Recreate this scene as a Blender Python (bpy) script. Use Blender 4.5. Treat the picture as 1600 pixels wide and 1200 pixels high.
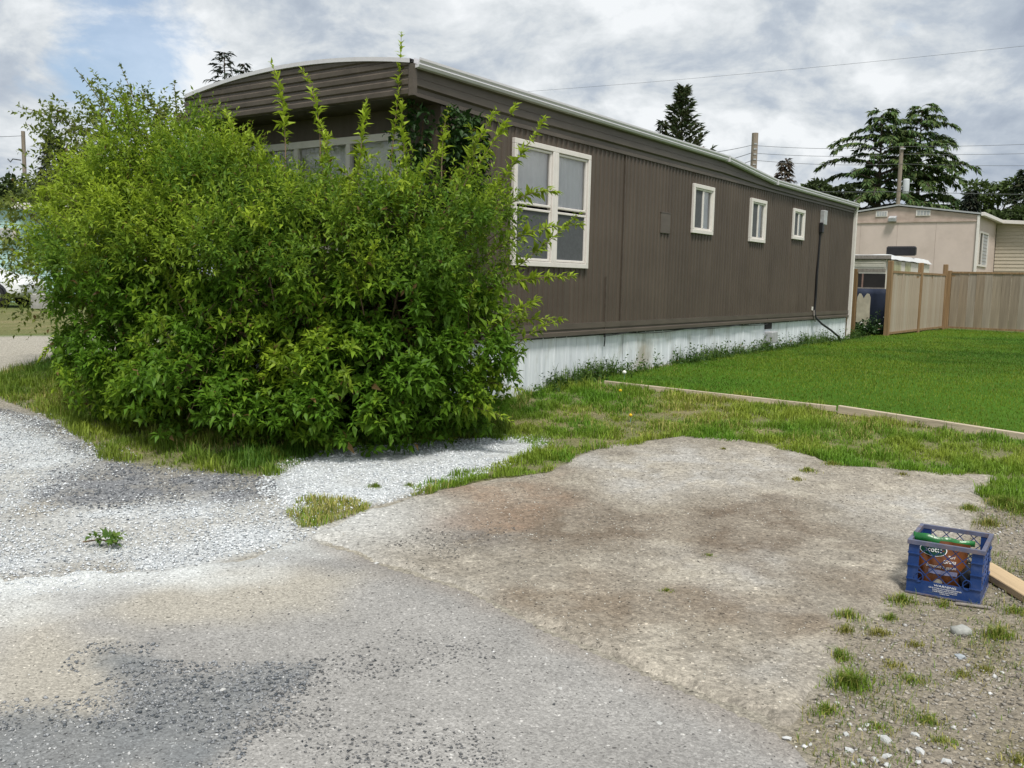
import bpy, bmesh, math, random
import numpy as np
from mathutils import Vector, Matrix, noise as mnoise

random.seed(7)
RNG = np.random.default_rng(11)
R = math.radians
scene = bpy.context.scene
col = scene.collection
for o in list(bpy.data.objects):
    bpy.data.objects.remove(o)

# ------------------------------------------------------------------ camera
F_PX, PITCH, ROLL, CAM_Z = 1440.0, R(6.4), R(1.23), 1.65
c_fw = np.array([0, math.cos(PITCH), -math.sin(PITCH)])
c_x = np.array([1.0, 0, 0])
c_u0 = np.cross(c_x, c_fw)
c_r = c_x * math.cos(ROLL) + c_u0 * math.sin(ROLL)
c_up = c_u0 * math.cos(ROLL) - c_x * math.sin(ROLL)
c_o = np.array([0, 0, CAM_Z])
cam_data = bpy.data.cameras.new('camera')
cam_data.sensor_width = 36
cam_data.lens = 36 * F_PX / 1600
cam_data.clip_start = 0.05
cam_data.clip_end = 3000
cam = bpy.data.objects.new('camera', cam_data)
cam.matrix_world = Matrix(((c_r[0], c_up[0], -c_fw[0], 0), (c_r[1], c_up[1], -c_fw[1], 0),
                           (c_r[2], c_up[2], -c_fw[2], CAM_Z), (0, 0, 0, 1)))
col.objects.link(cam)
scene.camera = cam

# ------------------------------------------------------------------ sky and sun
SUN_EL, SUN_AZ = R(62), R(168)          # azimuth clockwise from +Y: high, behind the camera to its right
world = bpy.data.worlds.new('World')
scene.world = world
world.use_nodes = True
wt = world.node_tree
wt.nodes.clear()


def wn(t, **k):
    n = wt.nodes.new(t)
    for a, b in k.items():
        setattr(n, a, b)
    return n


def wl(a, b):
    wt.links.new(a, b)


def wmath(op, a, b=None, clamp=False):
    n = wn('ShaderNodeMath', operation=op, use_clamp=clamp)
    for i, v in enumerate((a, b)):
        if v is None:
            continue
        if isinstance(v, (int, float)):
            n.inputs[i].default_value = v
        else:
            wl(v, n.inputs[i])
    return n.outputs[0]


sky = wn('ShaderNodeTexSky', sky_type='NISHITA', sun_disc=False, sun_elevation=SUN_EL, sun_rotation=SUN_AZ,
         altitude=60, air_density=1.0, dust_density=1.2, ozone_density=1.0)
tc = wn('ShaderNodeTexCoord')
nrm = wn('ShaderNodeVectorMath', operation='NORMALIZE')
wl(tc.outputs['Generated'], nrm.inputs[0])
sep = wn('ShaderNodeSeparateXYZ')
wl(nrm.outputs[0], sep.inputs[0])
zz = wmath('ADD', wmath('MAXIMUM', sep.outputs[2], 0.0), 0.48)
cmb = wn('ShaderNodeCombineXYZ')
wl(wmath('DIVIDE', sep.outputs[0], zz), cmb.inputs[0])
wl(wmath('DIVIDE', sep.outputs[1], zz), cmb.inputs[1])


def wnoise(scale, detail, rough, off, dist=0.0):
    m = wn('ShaderNodeMapping')
    m.inputs['Location'].default_value = off
    wl(cmb.outputs[0], m.inputs[0])
    n = wn('ShaderNodeTexNoise')
    n.inputs['Scale'].default_value = scale
    n.inputs['Detail'].default_value = detail
    n.inputs['Roughness'].default_value = rough
    n.inputs['Distortion'].default_value = dist
    wl(m.outputs[0], n.inputs['Vector'])
    return n.outputs[0]


def wramp(fac, stops):
    r = wn('ShaderNodeValToRGB')
    e = r.color_ramp.elements
    while len(e) < len(stops):
        e.new(0.5)
    for i, (p, c) in enumerate(stops):
        e[i].position = p
        e[i].color = (*c, 1)
    wl(fac, r.inputs[0])
    return r.outputs[0]


big = wnoise(2.2, 3, 0.5, (3.1, 1.7, 0), 0.2)
mid = wnoise(5.2, 9, 0.60, (7.3, 2.2, 0.4), 0.35)
fine = wnoise(15, 7, 0.6, (1.3, 9.2, 0.8), 0.3)
shade = wmath('ADD', wmath('ADD', wmath('MULTIPLY', big, 0.28), wmath('MULTIPLY', mid, 0.54)), wmath('MULTIPLY', fine, 0.18))
cloud = wramp(shade, [(0.37, (2.5, 2.9, 3.5)), (0.455, (3.4, 3.8, 4.3)), (0.51, (4.6, 4.88, 5.1)), (0.585, (6.0, 6.2, 6.35))])
# a few gaps through which the blue shows
hole = wn('ShaderNodeVectorMath', operation='DISTANCE')
hd = Vector((-0.390, 1.0, 0.221)).normalized()
hole.inputs[1].default_value = hd
wl(nrm.outputs[0], hole.inputs[0])
gap_a = wmath('ADD', wmath('MULTIPLY', hole.outputs['Value'], 4.6), wmath('MULTIPLY', wmath('SUBTRACT', mid, 0.5), 1.5))
gap_b = wmath('MULTIPLY', wmath('SUBTRACT', wnoise(2.3, 8, 0.55, (0.2, 5.5, 0), 0.2), 0.22), 3.4)
gap = wmath('MINIMUM', gap_a, gap_b)
cover = wramp(gap, [(0.20, (0.3, 0.3, 0.3)), (0.42, (1, 1, 1))])
mx = wn('ShaderNodeMix', data_type='RGBA')
wl(cover, mx.inputs['Factor'])
wl(sky.outputs[0], mx.inputs['A'])
wl(cloud, mx.inputs['B'])
bg = wn('ShaderNodeBackground')
bg.inputs['Strength'].default_value = 0.1
wl(mx.outputs['Result'], bg.inputs['Color'])
wo = wn('ShaderNodeOutputWorld')
wl(bg.outputs[0], wo.inputs[0])

sun_d = bpy.data.lights.new('sun', 'SUN')
sun_d.energy = 2.4
sun_d.angle = R(12)
sun_d.color = (1.0, 0.96, 0.9)
sun = bpy.data.objects.new('sun', sun_d)
sdir = Vector((math.sin(SUN_AZ) * math.cos(SUN_EL), math.cos(SUN_AZ) * math.cos(SUN_EL), math.sin(SUN_EL)))
sun.rotation_euler = sdir.to_track_quat('Z', 'Y').to_euler()
sun.location = sdir * 50
col.objects.link(sun)
vs = scene.view_settings
vs.view_transform = 'Standard'
vs.look = 'None'
vs.exposure = 0.6
vs.gamma = 1.0
vs.use_curve_mapping = False
scene.render.engine = 'CYCLES'
scene.cycles.max_bounces = 8
scene.cycles.transparent_max_bounces = 24


# ------------------------------------------------------------------ survey helpers
ZY_Y = np.array([-600, 4.2, 6, 8.8, 10.7, 13, 20, 30, 45, 900.0])
ZY_Z = np.array([0, 0, .06, .27, .47, .52, .54, .58, .62, .7])
_t = np.arange(-2, 60, 0.05)
_s = np.interp(_t, ZY_Y, ZY_Z)
_s = np.convolve(np.pad(_s, 14, mode='edge'), np.ones(29) / 29, mode='valid')


def gz0(x, y):
    return np.where(np.asarray(y) > 59, np.interp(y, ZY_Y, ZY_Z), np.interp(y, _t, _s))


def hash2(ix, iy, seed):
    h = (ix.astype(np.int64) * 374761393 + iy.astype(np.int64) * 668265263 + seed * 1274126177) & 0xffffffff
    h = ((h ^ (h >> 13)) * 1274126177) & 0xffffffff
    h = (h ^ (h >> 16)) & 0xffffffff
    return h / 4294967295.0


def vnoise(x, y, seed=0):
    ix, iy = np.floor(x), np.floor(y)
    fx, fy = x - ix, y - iy
    fx = fx * fx * (3 - 2 * fx)
    fy = fy * fy * (3 - 2 * fy)
    a = hash2(ix, iy, seed); b = hash2(ix + 1, iy, seed)
    c = hash2(ix, iy + 1, seed); d = hash2(ix + 1, iy + 1, seed)
    return (a * (1 - fx) + b * fx) * (1 - fy) + (c * (1 - fx) + d * fx) * fy


def fbm(x, y, scale, octv=4, seed=0, gain=.5):
    x = np.asarray(x, float) * scale; y = np.asarray(y, float) * scale
    s = 0; a = 1; t = 0
    for k in range(octv):
        s = s + a * vnoise(x * 2 ** k + 13.7 * k, y * 2 ** k + 7.1 * k, seed + k)
        t += a; a *= gain
    return s / t


def gz(x, y):
    return gz0(x, y) + (fbm(x, y, 1.1, 2, 5) - .5) * .03


def ray(u, v):
    return c_fw + c_r * (u - 800) / F_PX - c_up * (v - 600) / F_PX


def at(u, v, Z):
    return c_o + ray(u, v) * Z


def G(u, v):
    d = ray(u, v)
    t = np.linspace(1, 60, 5000)
    P = c_o + d * t[:, None]
    k = np.argmax(P[:, 2] < gz0(P[:, 0], P[:, 1]))
    return P[k]


def GP(pts):
    return np.array([G(*p)[:2] for p in pts])


def poly_sd(x, y, poly):
    """signed distance to a polygon, positive inside"""
    x = np.asarray(x, float); y = np.asarray(y, float)
    inside = np.zeros(x.shape, bool)
    dmin = np.full(x.shape, 1e9)
    n = len(poly)
    for i in range(n):
        x0, y0 = poly[i]; x1, y1 = poly[(i + 1) % n]
        dx, dy = x1 - x0, y1 - y0
        t = np.clip(((x - x0) * dx + (y - y0) * dy) / (dx * dx + dy * dy + 1e-12), 0, 1)
        dmin = np.minimum(dmin, np.hypot(x - x0 - t * dx, y - y0 - t * dy))
        c = ((y0 > y) != (y1 > y)) & (x < dx * (y - y0) / (dy if abs(dy) > 1e-9 else 1e-9) + x0)
        inside ^= c
    return np.where(inside, dmin, -dmin)


def sstep(a, b, x):
    t = np.clip((x - a) / (b - a), 0, 1)
    return t * t * (3 - 2 * t)


# ------------------------------------------------------------------ object helpers
def tag(o, label=None, cat=None, group=None, kind=None):
    if label: o['label'] = label
    if cat: o['category'] = cat
    if group: o['group'] = group
    if kind: o['kind'] = kind
    return o


def link(name, me, mat=None, parent=None, loc=None, rz=None):
    o = bpy.data.objects.new(name, me)
    col.objects.link(o)
    if mat is not None and me is not None and not len(me.materials):
        me.materials.append(mat)
    if parent is not None:
        o.parent = parent
    if loc is not None:
        o.location = loc
    if rz is not None:
        o.rotation_euler = (0, 0, rz)
    return o


def empty(name, loc=(0, 0, 0), rz=0.0):
    o = link(name, None)
    o.location = loc
    o.rotation_euler = (0, 0, rz)
    o.empty_display_size = .2
    return o


def np_mesh(name, V, Fc, colors=None, smooth=False):
    """V (n,3), Fc (m,k) all faces with the same number of corners"""
    V = np.ascontiguousarray(V, np.float32); Fc = np.ascontiguousarray(Fc, np.int32)
    me = bpy.data.meshes.new(name)
    me.vertices.add(len(V)); me.vertices.foreach_set('co', V.ravel())
    k = Fc.shape[1]
    me.loops.add(Fc.size); me.loops.foreach_set('vertex_index', Fc.ravel())
    me.polygons.add(len(Fc))
    me.polygons.foreach_set('loop_start', np.arange(0, Fc.size, k, dtype=np.int32))
    if smooth:
        me.polygons.foreach_set('use_smooth', np.ones(len(Fc), bool))
    me.update(calc_edges=True)
    if colors is not None:
        a = me.color_attributes.new('Col', 'FLOAT_COLOR', 'POINT')
        c = np.ones((len(V), 4), np.float32); c[:, :3] = colors
        a.data.foreach_set('color', c.ravel())
    return me


class MB:
    """collects boxes, tubes and sheets into one mesh"""
    def __init__(s):
        s.v = []; s.f = []

    def add(s, vs_, fs):
        n = len(s.v)
        s.v += [tuple(p) for p in vs_]
        s.f += [tuple(i + n for i in f) for f in fs]
        return s

    def box(s, x0, x1, y0, y1, z0, z1, ch=0.0):
        if ch <= 0:
            v = [(x, y, z) for z in (z0, z1) for y in (y0, y1) for x in (x0, x1)]
            return s.add(v, [(0, 2, 3, 1), (4, 5, 7, 6), (0, 1, 5, 4), (2, 6, 7, 3), (0, 4, 6, 2), (1, 3, 7, 5)])
        bm = bmesh.new()
        bmesh.ops.create_cube(bm, size=1)
        for p in bm.verts:
            p.co = Vector(((x0 + x1) / 2 + p.co.x * (x1 - x0), (y0 + y1) / 2 + p.co.y * (y1 - y0), (z0 + z1) / 2 + p.co.z * (z1 - z0)))
        bmesh.ops.bevel(bm, geom=bm.edges[:], offset=ch, segments=1, affect='EDGES')
        s.bm(bm)
        return s

    def bm(s, bm):
        bm.verts.ensure_lookup_table()
        bm.verts.index_update()
        s.add([p.co[:] for p in bm.verts], [[q.index for q in f.verts] for f in bm.faces])
        bm.free()

    def bar(s, a, b, w, h, up=(0, 0, 1)):
        a = Vector(a); b = Vector(b); d = (b - a).normalized()
        x = d.cross(Vector(up)).normalized(); z = x.cross(d)
        v = [p + x * sx * w / 2 + z * sz * h / 2 for p in (a, b) for sx, sz in ((-1, -1), (1, -1), (1, 1), (-1, 1))]
        return s.add(v, [(0, 1, 2, 3), (7, 6, 5, 4), (0, 4, 5, 1), (1, 5, 6, 2), (2, 6, 7, 3), (3, 7, 4, 0)])

    def tube(s, pts, rad, seg=6, cap=True):
        pts = [Vector(p) for p in pts]
        if isinstance(rad, (int, float)):
            rad = [rad] * len(pts)
        n0 = len(s.v); up = Vector((0, 0, 1)); rings = []
        px = None
        for i, p in enumerate(pts):
            d = (pts[min(i + 1, len(pts) - 1)] - pts[max(i - 1, 0)]).normalized()
            if px is None:
                px = d.cross(up if abs(d.z) < .95 else Vector((1, 0, 0))).normalized()
            px = (px - d * px.dot(d)).normalized(); py = d.cross(px)
            rings.append([p + (px * math.cos(2 * math.pi * k / seg) + py * math.sin(2 * math.pi * k / seg)) * rad[i] for k in range(seg)])
        v = [q for r_ in rings for q in r_]; f = []
        for i in range(len(pts) - 1):
            for k in range(seg):
                f.append((i * seg + k, i * seg + (k + 1) % seg, (i + 1) * seg + (k + 1) % seg, (i + 1) * seg + k))
        if cap:
            f.append(tuple(range(seg - 1, -1, -1))); f.append(tuple((len(pts) - 1) * seg + k for k in range(seg)))
        return s.add(v, f)

    def lathe(s, prof, seg=20, c=(0, 0, 0), axis='z'):
        v = []; f = []
        for r_, z in prof:
            for k in range(seg):
                a = 2 * math.pi * k / seg
                p = (r_ * math.cos(a), r_ * math.sin(a), z)
                if axis == 'y': p = (p[0], p[2], p[1])
                v.append((p[0] + c[0], p[1] + c[1], p[2] + c[2]))
        for i in range(len(prof) - 1):
            for k in range(seg):
                q = (i * seg + k, i * seg + (k + 1) % seg, (i + 1) * seg + (k + 1) % seg, (i + 1) * seg + k)
                f.append(q if axis == 'z' else q[::-1])
        return s.add(v, f)

    def prism(s, poly, y0, y1):
        """poly in (x, z), extruded along y"""
        n = len(poly)
        v = [(x, y0, z) for x, z in poly] + [(x, y1, z) for x, z in poly]
        f = [tuple(range(n)), tuple(range(2 * n - 1, n - 1, -1))]
        for i in range(n):
            j = (i + 1) % n
            f.append((i, i + n, j + n, j))
        return s.add(v, f)

    def mesh(s, name, smooth=False):
        me = bpy.data.meshes.new(name)
        me.from_pydata([tuple(map(float, p)) for p in s.v], [], s.f)
        bm = bmesh.new(); bm.from_mesh(me)
        bmesh.ops.recalc_face_normals(bm, faces=bm.faces)
        bm.to_mesh(me); bm.free()
        if smooth:
            me.polygons.foreach_set('use_smooth', [True] * len(me.polygons))
        me.update()
        return me

    def build(s, name, mat, parent=None, loc=None, rz=None, smooth=False):
        return link(name, s.mesh(name, smooth), mat, parent, loc, rz)


# ------------------------------------------------------------------ materials
def new_mat(name):
    m = bpy.data.materials.new(name); m.use_nodes = True
    nt = m.node_tree
    b = nt.nodes['Principled BSDF']
    return m, nt, b


def pmat(name, color, rough=.7, var=.15, scale=6, detail=6, bump=0.0, bscale=60, metal=0.0, stretch=(1, 1, 1), spec=.3, dirt=None, dirt_scale=3, dirt_amt=.5):
    """object-coordinate noise varies the base colour; optional dirt colour in patches"""
    m, nt, b = new_mat(name)
    L = nt.links.new
    t = nt.nodes.new('ShaderNodeTexCoord')
    mp = nt.nodes.new('ShaderNodeMapping'); mp.inputs['Scale'].default_value = stretch
    L(t.outputs['Object'], mp.inputs[0])
    n = nt.nodes.new('ShaderNodeTexNoise'); n.inputs['Scale'].default_value = scale; n.inputs['Detail'].default_value = detail
    n.inputs['Roughness'].default_value = .6
    L(mp.outputs[0], n.inputs['Vector'])
    r = nt.nodes.new('ShaderNodeValToRGB')
    r.color_ramp.elements[0].position = .3; r.color_ramp.elements[1].position = .7
    r.color_ramp.elements[0].color = (*[c * (1 - var) for c in color], 1)
    r.color_ramp.elements[1].color = (*[min(1, c * (1 + var)) for c in color], 1)
    L(n.outputs[0], r.inputs[0])
    out = r.outputs[0]
    if dirt:
        n2 = nt.nodes.new('ShaderNodeTexNoise'); n2.inputs['Scale'].default_value = dirt_scale; n2.inputs['Detail'].default_value = 8
        n2.inputs['Roughness'].default_value = .65
        L(mp.outputs[0], n2.inputs['Vector'])
        r2 = nt.nodes.new('ShaderNodeValToRGB'); r2.color_ramp.elements[0].position = .48; r2.color_ramp.elements[1].position = .72
        r2.color_ramp.elements[1].color = (dirt_amt,) * 3 + (1,)
        L(n2.outputs[0], r2.inputs[0])
        mxx = nt.nodes.new('ShaderNodeMix'); mxx.data_type = 'RGBA'
        L(r2.outputs[0], mxx.inputs['Factor']); L(out, mxx.inputs['A']); mxx.inputs['B'].default_value = (*dirt, 1)
        out = mxx.outputs['Result']
    L(out, b.inputs['Base Color'])
    b.inputs['Roughness'].default_value = rough
    b.inputs['Metallic'].default_value = metal
    b.inputs['Specular IOR Level'].default_value = spec
    if bump:
        n3 = nt.nodes.new('ShaderNodeTexNoise'); n3.inputs['Scale'].default_value = bscale; n3.inputs['Detail'].default_value = 4
        L(mp.outputs[0], n3.inputs['Vector'])
        bp = nt.nodes.new('ShaderNodeBump'); bp.inputs['Strength'].default_value = bump; bp.inputs['Distance'].default_value = .01
        L(n3.outputs[0], bp.inputs['Height']); L(bp.outputs[0], b.inputs['Normal'])
    return m


def attr_mat(name, rough=.85, transl=0.0, noise_amt=.25, noise_scale=40, bump=None, spec=.25, gravel=0.0):
    """base colour from the vertex colour (the material's own colour), broken up by fine noise"""
    m, nt, b = new_mat(name)
    L = nt.links.new
    a = nt.nodes.new('ShaderNodeAttribute'); a.attribute_name = 'Col'
    t = nt.nodes.new('ShaderNodeTexCoord')
    n = nt.nodes.new('ShaderNodeTexNoise'); n.inputs['Scale'].default_value = noise_scale; n.inputs['Detail'].default_value = 6
    n.inputs['Roughness'].default_value = .7
    L(t.outputs['Object'], n.inputs['Vector'])
    mr = nt.nodes.new('ShaderNodeMapRange')
    mr.inputs['From Min'].default_value = .3; mr.inputs['From Max'].default_value = .7
    mr.inputs['To Min'].default_value = 1 - noise_amt; mr.inputs['To Max'].default_value = 1 + noise_amt
    L(n.outputs[0], mr.inputs[0])
    fac = mr.outputs[0]
    h = n.outputs[0]
    if gravel:
        vo = nt.nodes.new('ShaderNodeTexVoronoi'); vo.inputs['Scale'].default_value = gravel
        nw = nt.nodes.new('ShaderNodeTexNoise'); nw.inputs['Scale'].default_value = gravel * .5
        L(t.outputs['Object'], nw.inputs['Vector'])
        ad = nt.nodes.new('ShaderNodeMix'); ad.data_type = 'RGBA'; ad.inputs['Factor'].default_value = .02
        L(t.outputs['Object'], ad.inputs['A']); L(nw.outputs['Color'], ad.inputs['B'])
        L(ad.outputs['Result'], vo.inputs['Vector'])
        sp = nt.nodes.new('ShaderNodeSeparateColor'); L(vo.outputs['Color'], sp.inputs[0])
        m2 = nt.nodes.new('ShaderNodeMapRange'); m2.inputs['To Min'].default_value = .74; m2.inputs['To Max'].default_value = 1.22
        L(sp.outputs[0], m2.inputs[0])
        mu = nt.nodes.new('ShaderNodeMath'); mu.operation = 'MULTIPLY'; L(fac, mu.inputs[0]); L(m2.outputs[0], mu.inputs[1])
        fac = mu.outputs[0]
        v2 = nt.nodes.new('ShaderNodeTexVoronoi'); v2.inputs['Scale'].default_value = gravel * .42
        L(ad.outputs['Result'], v2.inputs['Vector'])
        s2 = nt.nodes.new('ShaderNodeSeparateColor'); L(v2.outputs['Color'], s2.inputs[0])
        lt = nt.nodes.new('ShaderNodeMath'); lt.operation = 'LESS_THAN'; L(v2.outputs['Distance'], lt.inputs[0]); lt.inputs[1].default_value = .30
        rp = nt.nodes.new('ShaderNodeValToRGB'); rp.color_ramp.interpolation = 'CONSTANT'
        el = rp.color_ramp.elements
        el[0].position = 0; el[0].color = (.45, .45, .45, 1); el[1].position = .17; el[1].color = (1, 1, 1, 1)
        e3 = el.new(.70); e3.color = (1.32, 1.32, 1.32, 1); e4 = el.new(.90); e4.color = (1.65, 1.65, 1.65, 1)
        L(s2.outputs[1], rp.inputs[0])
        mc = nt.nodes.new('ShaderNodeMix'); mc.data_type = 'FLOAT'; L(lt.outputs[0], mc.inputs['Factor']); mc.inputs[2].default_value = 1.0
        L(rp.outputs[0], mc.inputs[3])
        m3 = nt.nodes.new('ShaderNodeMath'); m3.operation = 'MULTIPLY'; L(fac, m3.inputs[0]); L(mc.outputs[0], m3.inputs[1])
        fac = m3.outputs[0]
        sb = nt.nodes.new('ShaderNodeMath'); sb.operation = 'SUBTRACT'; sb.inputs[0].default_value = 1.0
        L(vo.outputs['Distance'], sb.inputs[1]); h = sb.outputs[0]
    sc = nt.nodes.new('ShaderNodeVectorMath'); sc.operation = 'SCALE'
    L(a.outputs['Color'], sc.inputs[0]); L(fac, sc.inputs['Scale'])
    L(sc.outputs[0], b.inputs['Base Color'])
    b.inputs['Roughness'].default_value = rough
    b.inputs['Specular IOR Level'].default_value = spec
    if bump:
        bp = nt.nodes.new('ShaderNodeBump'); bp.inputs['Strength'].default_value = bump; bp.inputs['Distance'].default_value = .008
        L(h, bp.inputs['Height']); L(bp.outputs[0], b.inputs['Normal'])
    if transl:
        tr = nt.nodes.new('ShaderNodeBsdfTranslucent'); L(sc.outputs[0], tr.inputs['Color'])
        ms = nt.nodes.new('ShaderNodeMixShader'); ms.inputs[0].default_value = transl
        L(b.outputs[0], ms.inputs[1]); L(tr.outputs[0], ms.inputs[2])
        L(ms.outputs[0], nt.nodes['Material Output'].inputs[0])
    return m


def glass_mat(name, tint=(.9, .95, .95), refl=.12):
    m, nt, b = new_mat(name)
    L = nt.links.new
    nt.nodes.remove(b)
    tr = nt.nodes.new('ShaderNodeBsdfTransparent'); tr.inputs[0].default_value = (*tint, 1)
    gl = nt.nodes.new('ShaderNodeBsdfGlossy'); gl.inputs['Roughness'].default_value = .015
    fr = nt.nodes.new('ShaderNodeFresnel'); fr.inputs[0].default_value = 1.5
    ad = nt.nodes.new('ShaderNodeMath'); ad.operation = 'ADD'; ad.use_clamp = True; ad.inputs[1].default_value = refl
    L(fr.outputs[0], ad.inputs[0])
    ms = nt.nodes.new('ShaderNodeMixShader')
    L(ad.outputs[0], ms.inputs[0]); L(tr.outputs[0], ms.inputs[1]); L(gl.outputs[0], ms.inputs[2])
    L(ms.outputs[0], nt.nodes['Material Output'].inputs[0])
    return m


def wood_mat(name, c, var=.35, axis=2, rough=.8, dirt=None, dirt_amt=.5, scale=9):
    st = [14.0, 14.0, 14.0]; st[axis] = .8
    return pmat(name, c, rough, var, scale / 6, 8, .3, 8, stretch=tuple(st), dirt=dirt, dirt_scale=.35, dirt_amt=dirt_amt, spec=.2)


def wall_brown(k0=1.0, name="brown_painted_aluminium"):
    """painted siding: fading, faint vertical run-off streaks"""
    m, nt, b = new_mat(name)
    L = nt.links.new
    t = nt.nodes.new('ShaderNodeTexCoord')
    def nz(sc, st, det=6):
        mp = nt.nodes.new('ShaderNodeMapping'); mp.inputs['Scale'].default_value = st
        L(t.outputs['Object'], mp.inputs[0])
        n = nt.nodes.new('ShaderNodeTexNoise'); n.inputs['Scale'].default_value = sc; n.inputs['Detail'].default_value = det
        n.inputs['Roughness'].default_value = .62
        L(mp.outputs[0], n.inputs['Vector']); return n.outputs[0]
    a = nz(1.1, (1, 1, 1)); s = nz(5, (3, 3, .12)); f = nz(80, (1, 1, .3), 3)
    def mth(op, x, y):
        n = nt.nodes.new('ShaderNodeMath'); n.operation = op
        for i, q in enumerate((x, y)):
            if isinstance(q, (int, float)): n.inputs[i].default_value = q
            else: L(q, n.inputs[i])
        return n.outputs[0]
    k = mth('ADD', mth('ADD', mth('MULTIPLY', a, .45), mth('MULTIPLY', s, .4)), mth('MULTIPLY', f, .15))
    r = nt.nodes.new('ShaderNodeValToRGB')
    r.color_ramp.elements[0].position = .36; r.color_ramp.elements[0].color = (.071 * k0, .0545 * k0, .0415 * k0, 1)
    r.color_ramp.elements[1].position = .64; r.color_ramp.elements[1].color = (.112 * k0, .088 * k0, .067 * k0, 1)
    L(k, r.inputs[0]); L(r.outputs[0], b.inputs['Base Color'])
    b.inputs['Roughness'].default_value = .55
    b.inputs['Specular IOR Level'].default_value = .35
    bp = nt.nodes.new('ShaderNodeBump'); bp.inputs['Strength'].default_value = .25; bp.inputs['Distance'].default_value = .02
    L(nz(2.5, (1, 1, .5), 2), bp.inputs['Height']); L(bp.outputs[0], b.inputs['Normal'])
    return m


def skirt_mat():
    """white paint, chalky; grey runs, green algae and rust toward the ground (wear, in object space)"""
    m, nt, b = new_mat('white_skirting_paint')
    L = nt.links.new
    t = nt.nodes.new('ShaderNodeTexCoord')
    def nz(sc, st, det=7):
        mp = nt.nodes.new('ShaderNodeMapping'); mp.inputs['Scale'].default_value = st
        L(t.outputs['Object'], mp.inputs[0])
        n = nt.nodes.new('ShaderNodeTexNoise'); n.inputs['Scale'].default_value = sc; n.inputs['Detail'].default_value = det
        n.inputs['Roughness'].default_value = .65
        L(mp.outputs[0], n.inputs['Vector']); return n.outputs[0]
    def ramp(x, p0, p1, c0, c1):
        r = nt.nodes.new('ShaderNodeValToRGB')
        r.color_ramp.elements[0].position = p0; r.color_ramp.elements[1].position = p1
        r.color_ramp.elements[0].color = (*c0, 1); r.color_ramp.elements[1].color = (*c1, 1)
        L(x, r.inputs[0]); return r.outputs[0]
    def mix(f, a, c):
        n = nt.nodes.new('ShaderNodeMix'); n.data_type = 'RGBA'
        L(f, n.inputs['Factor']); L(a, n.inputs['A']); n.inputs['B'].default_value = (*c, 1); return n.outputs['Result']
    base = ramp(nz(4, (5, 5, .35)), .34, .66, (.60, .64, .67), (.80, .84, .87))
    base = mix(ramp(nz(2.3, (1.5, 1, .6)), .53, .70, (0, 0, 0), (.62, .62, .62)), base, (.30, .31, .24))
    base = mix(ramp(nz(1.1, (.6, 1, .4)), .57, .72, (0, 0, 0), (.75, .75, .75)), base, (.27, .22, .13))
    L(base, b.inputs['Base Color'])
    b.inputs['Roughness'].default_value = .7
    return m


M = {}
M['brown'] = wall_brown()
M['brown_sheets'] = [wall_brown(k, 'brown_sheet_%d' % i) for i, k in enumerate((.93, .87, .98, .90))]
M['brown_trim'] = pmat('brown_trim', (.098, .080, .064), .5, .22, 3, 7, stretch=(.6, 2, 3), spec=.35)
M['skirt'] = skirt_mat()
M['white_trim'] = pmat('white_trim', (.74, .70, .655), .5, .07, 5, dirt=(.35, .32, .26), dirt_scale=5, dirt_amt=.35)
M['gutter'] = pmat('gutter_metal', (.62, .61, .63), .38, .12, 4, stretch=(.4, 3, 3), spec=.5, dirt=(.30, .28, .28), dirt_scale=4, dirt_amt=.4)
M['roof'] = pmat('roof_metal', (.42, .43, .44), .5, .15, 2, dirt=(.2, .19, .17), dirt_scale=2)
M['glass'] = glass_mat('window_glass', (.98, .99, .99), .07)
M['screen'] = pmat('insect_screen', (.085, .09, .095), .7, .15, 30)
M['curtain'] = pmat('curtain_cloth', (.88, .86, .88), .9, .06, 4)
M['curtain_green'] = pmat('green_blind', (.16, .30, .24), .8, .1, 6)
M['interior'] = pmat('dark_interior', (.03, .028, .027), .9, .2, 2)
M['black'] = pmat('black_plastic', (.018, .018, .02), .45, .2, 12)
M['grey_box'] = pmat('grey_painted_metal', (.42, .43, .44), .5, .12, 10, dirt=(.2, .18, .15), dirt_scale=6)
M['concrete'] = pmat('concrete', (.34, .33, .31), .9, .2, 10, bump=.4)
M['fence_post'] = wood_mat('cedar_post', (.27, .175, .095), .3, 2)
M['fence_gate_post'] = wood_mat('treated_post', (.20, .125, .06), .3, 2)
M['lumber'] = wood_mat('sawn_lumber_x', (.48, .36, .22), .22, 0, dirt=(.22, .16, .1), dirt_amt=.4)
M['lumber_edge'] = wood_mat('weathered_lumber_x', (.52, .44, .33), .3, 0, dirt=(.16, .12, .08), dirt_amt=.6)
M['old_beam'] = wood_mat('grey_beam_x', (.26, .235, .21), .25, 0)
M['boards'] = [wood_mat('fence_board_%d' % i, c, .22, 2, dirt=(.30, .28, .26), dirt_amt=.45) for i, c in enumerate(
    [(.30, .245, .185), (.28, .22, .16), (.32, .27, .215), (.26, .21, .16), (.30, .255, .205)])]
M['grey_boards'] = [wood_mat('weathered_board_%d' % i, c, .2, 2, dirt=(.34, .28, .22), dirt_amt=.4) for i, c in enumerate(
    [(.39, .325, .255), (.37, .30, .23), (.41, .345, .275), (.38, .305, .235)])]
M['pink'] = pmat('pink_stucco_panel', (.60, .50, .445), .75, .05, 2, dirt=(.36, .29, .24), dirt_scale=1.2, dirt_amt=.3)
M['pink_trim'] = pmat('pink_trim', (.47, .375, .32), .7, .1, 4, dirt=(.28, .2, .15), dirt_scale=3, dirt_amt=.5)
M['tan_siding'] = pmat('tan_lap_siding', (.47, .42, .335), .6, .06, 2, stretch=(.5, 2, 4))
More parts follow.
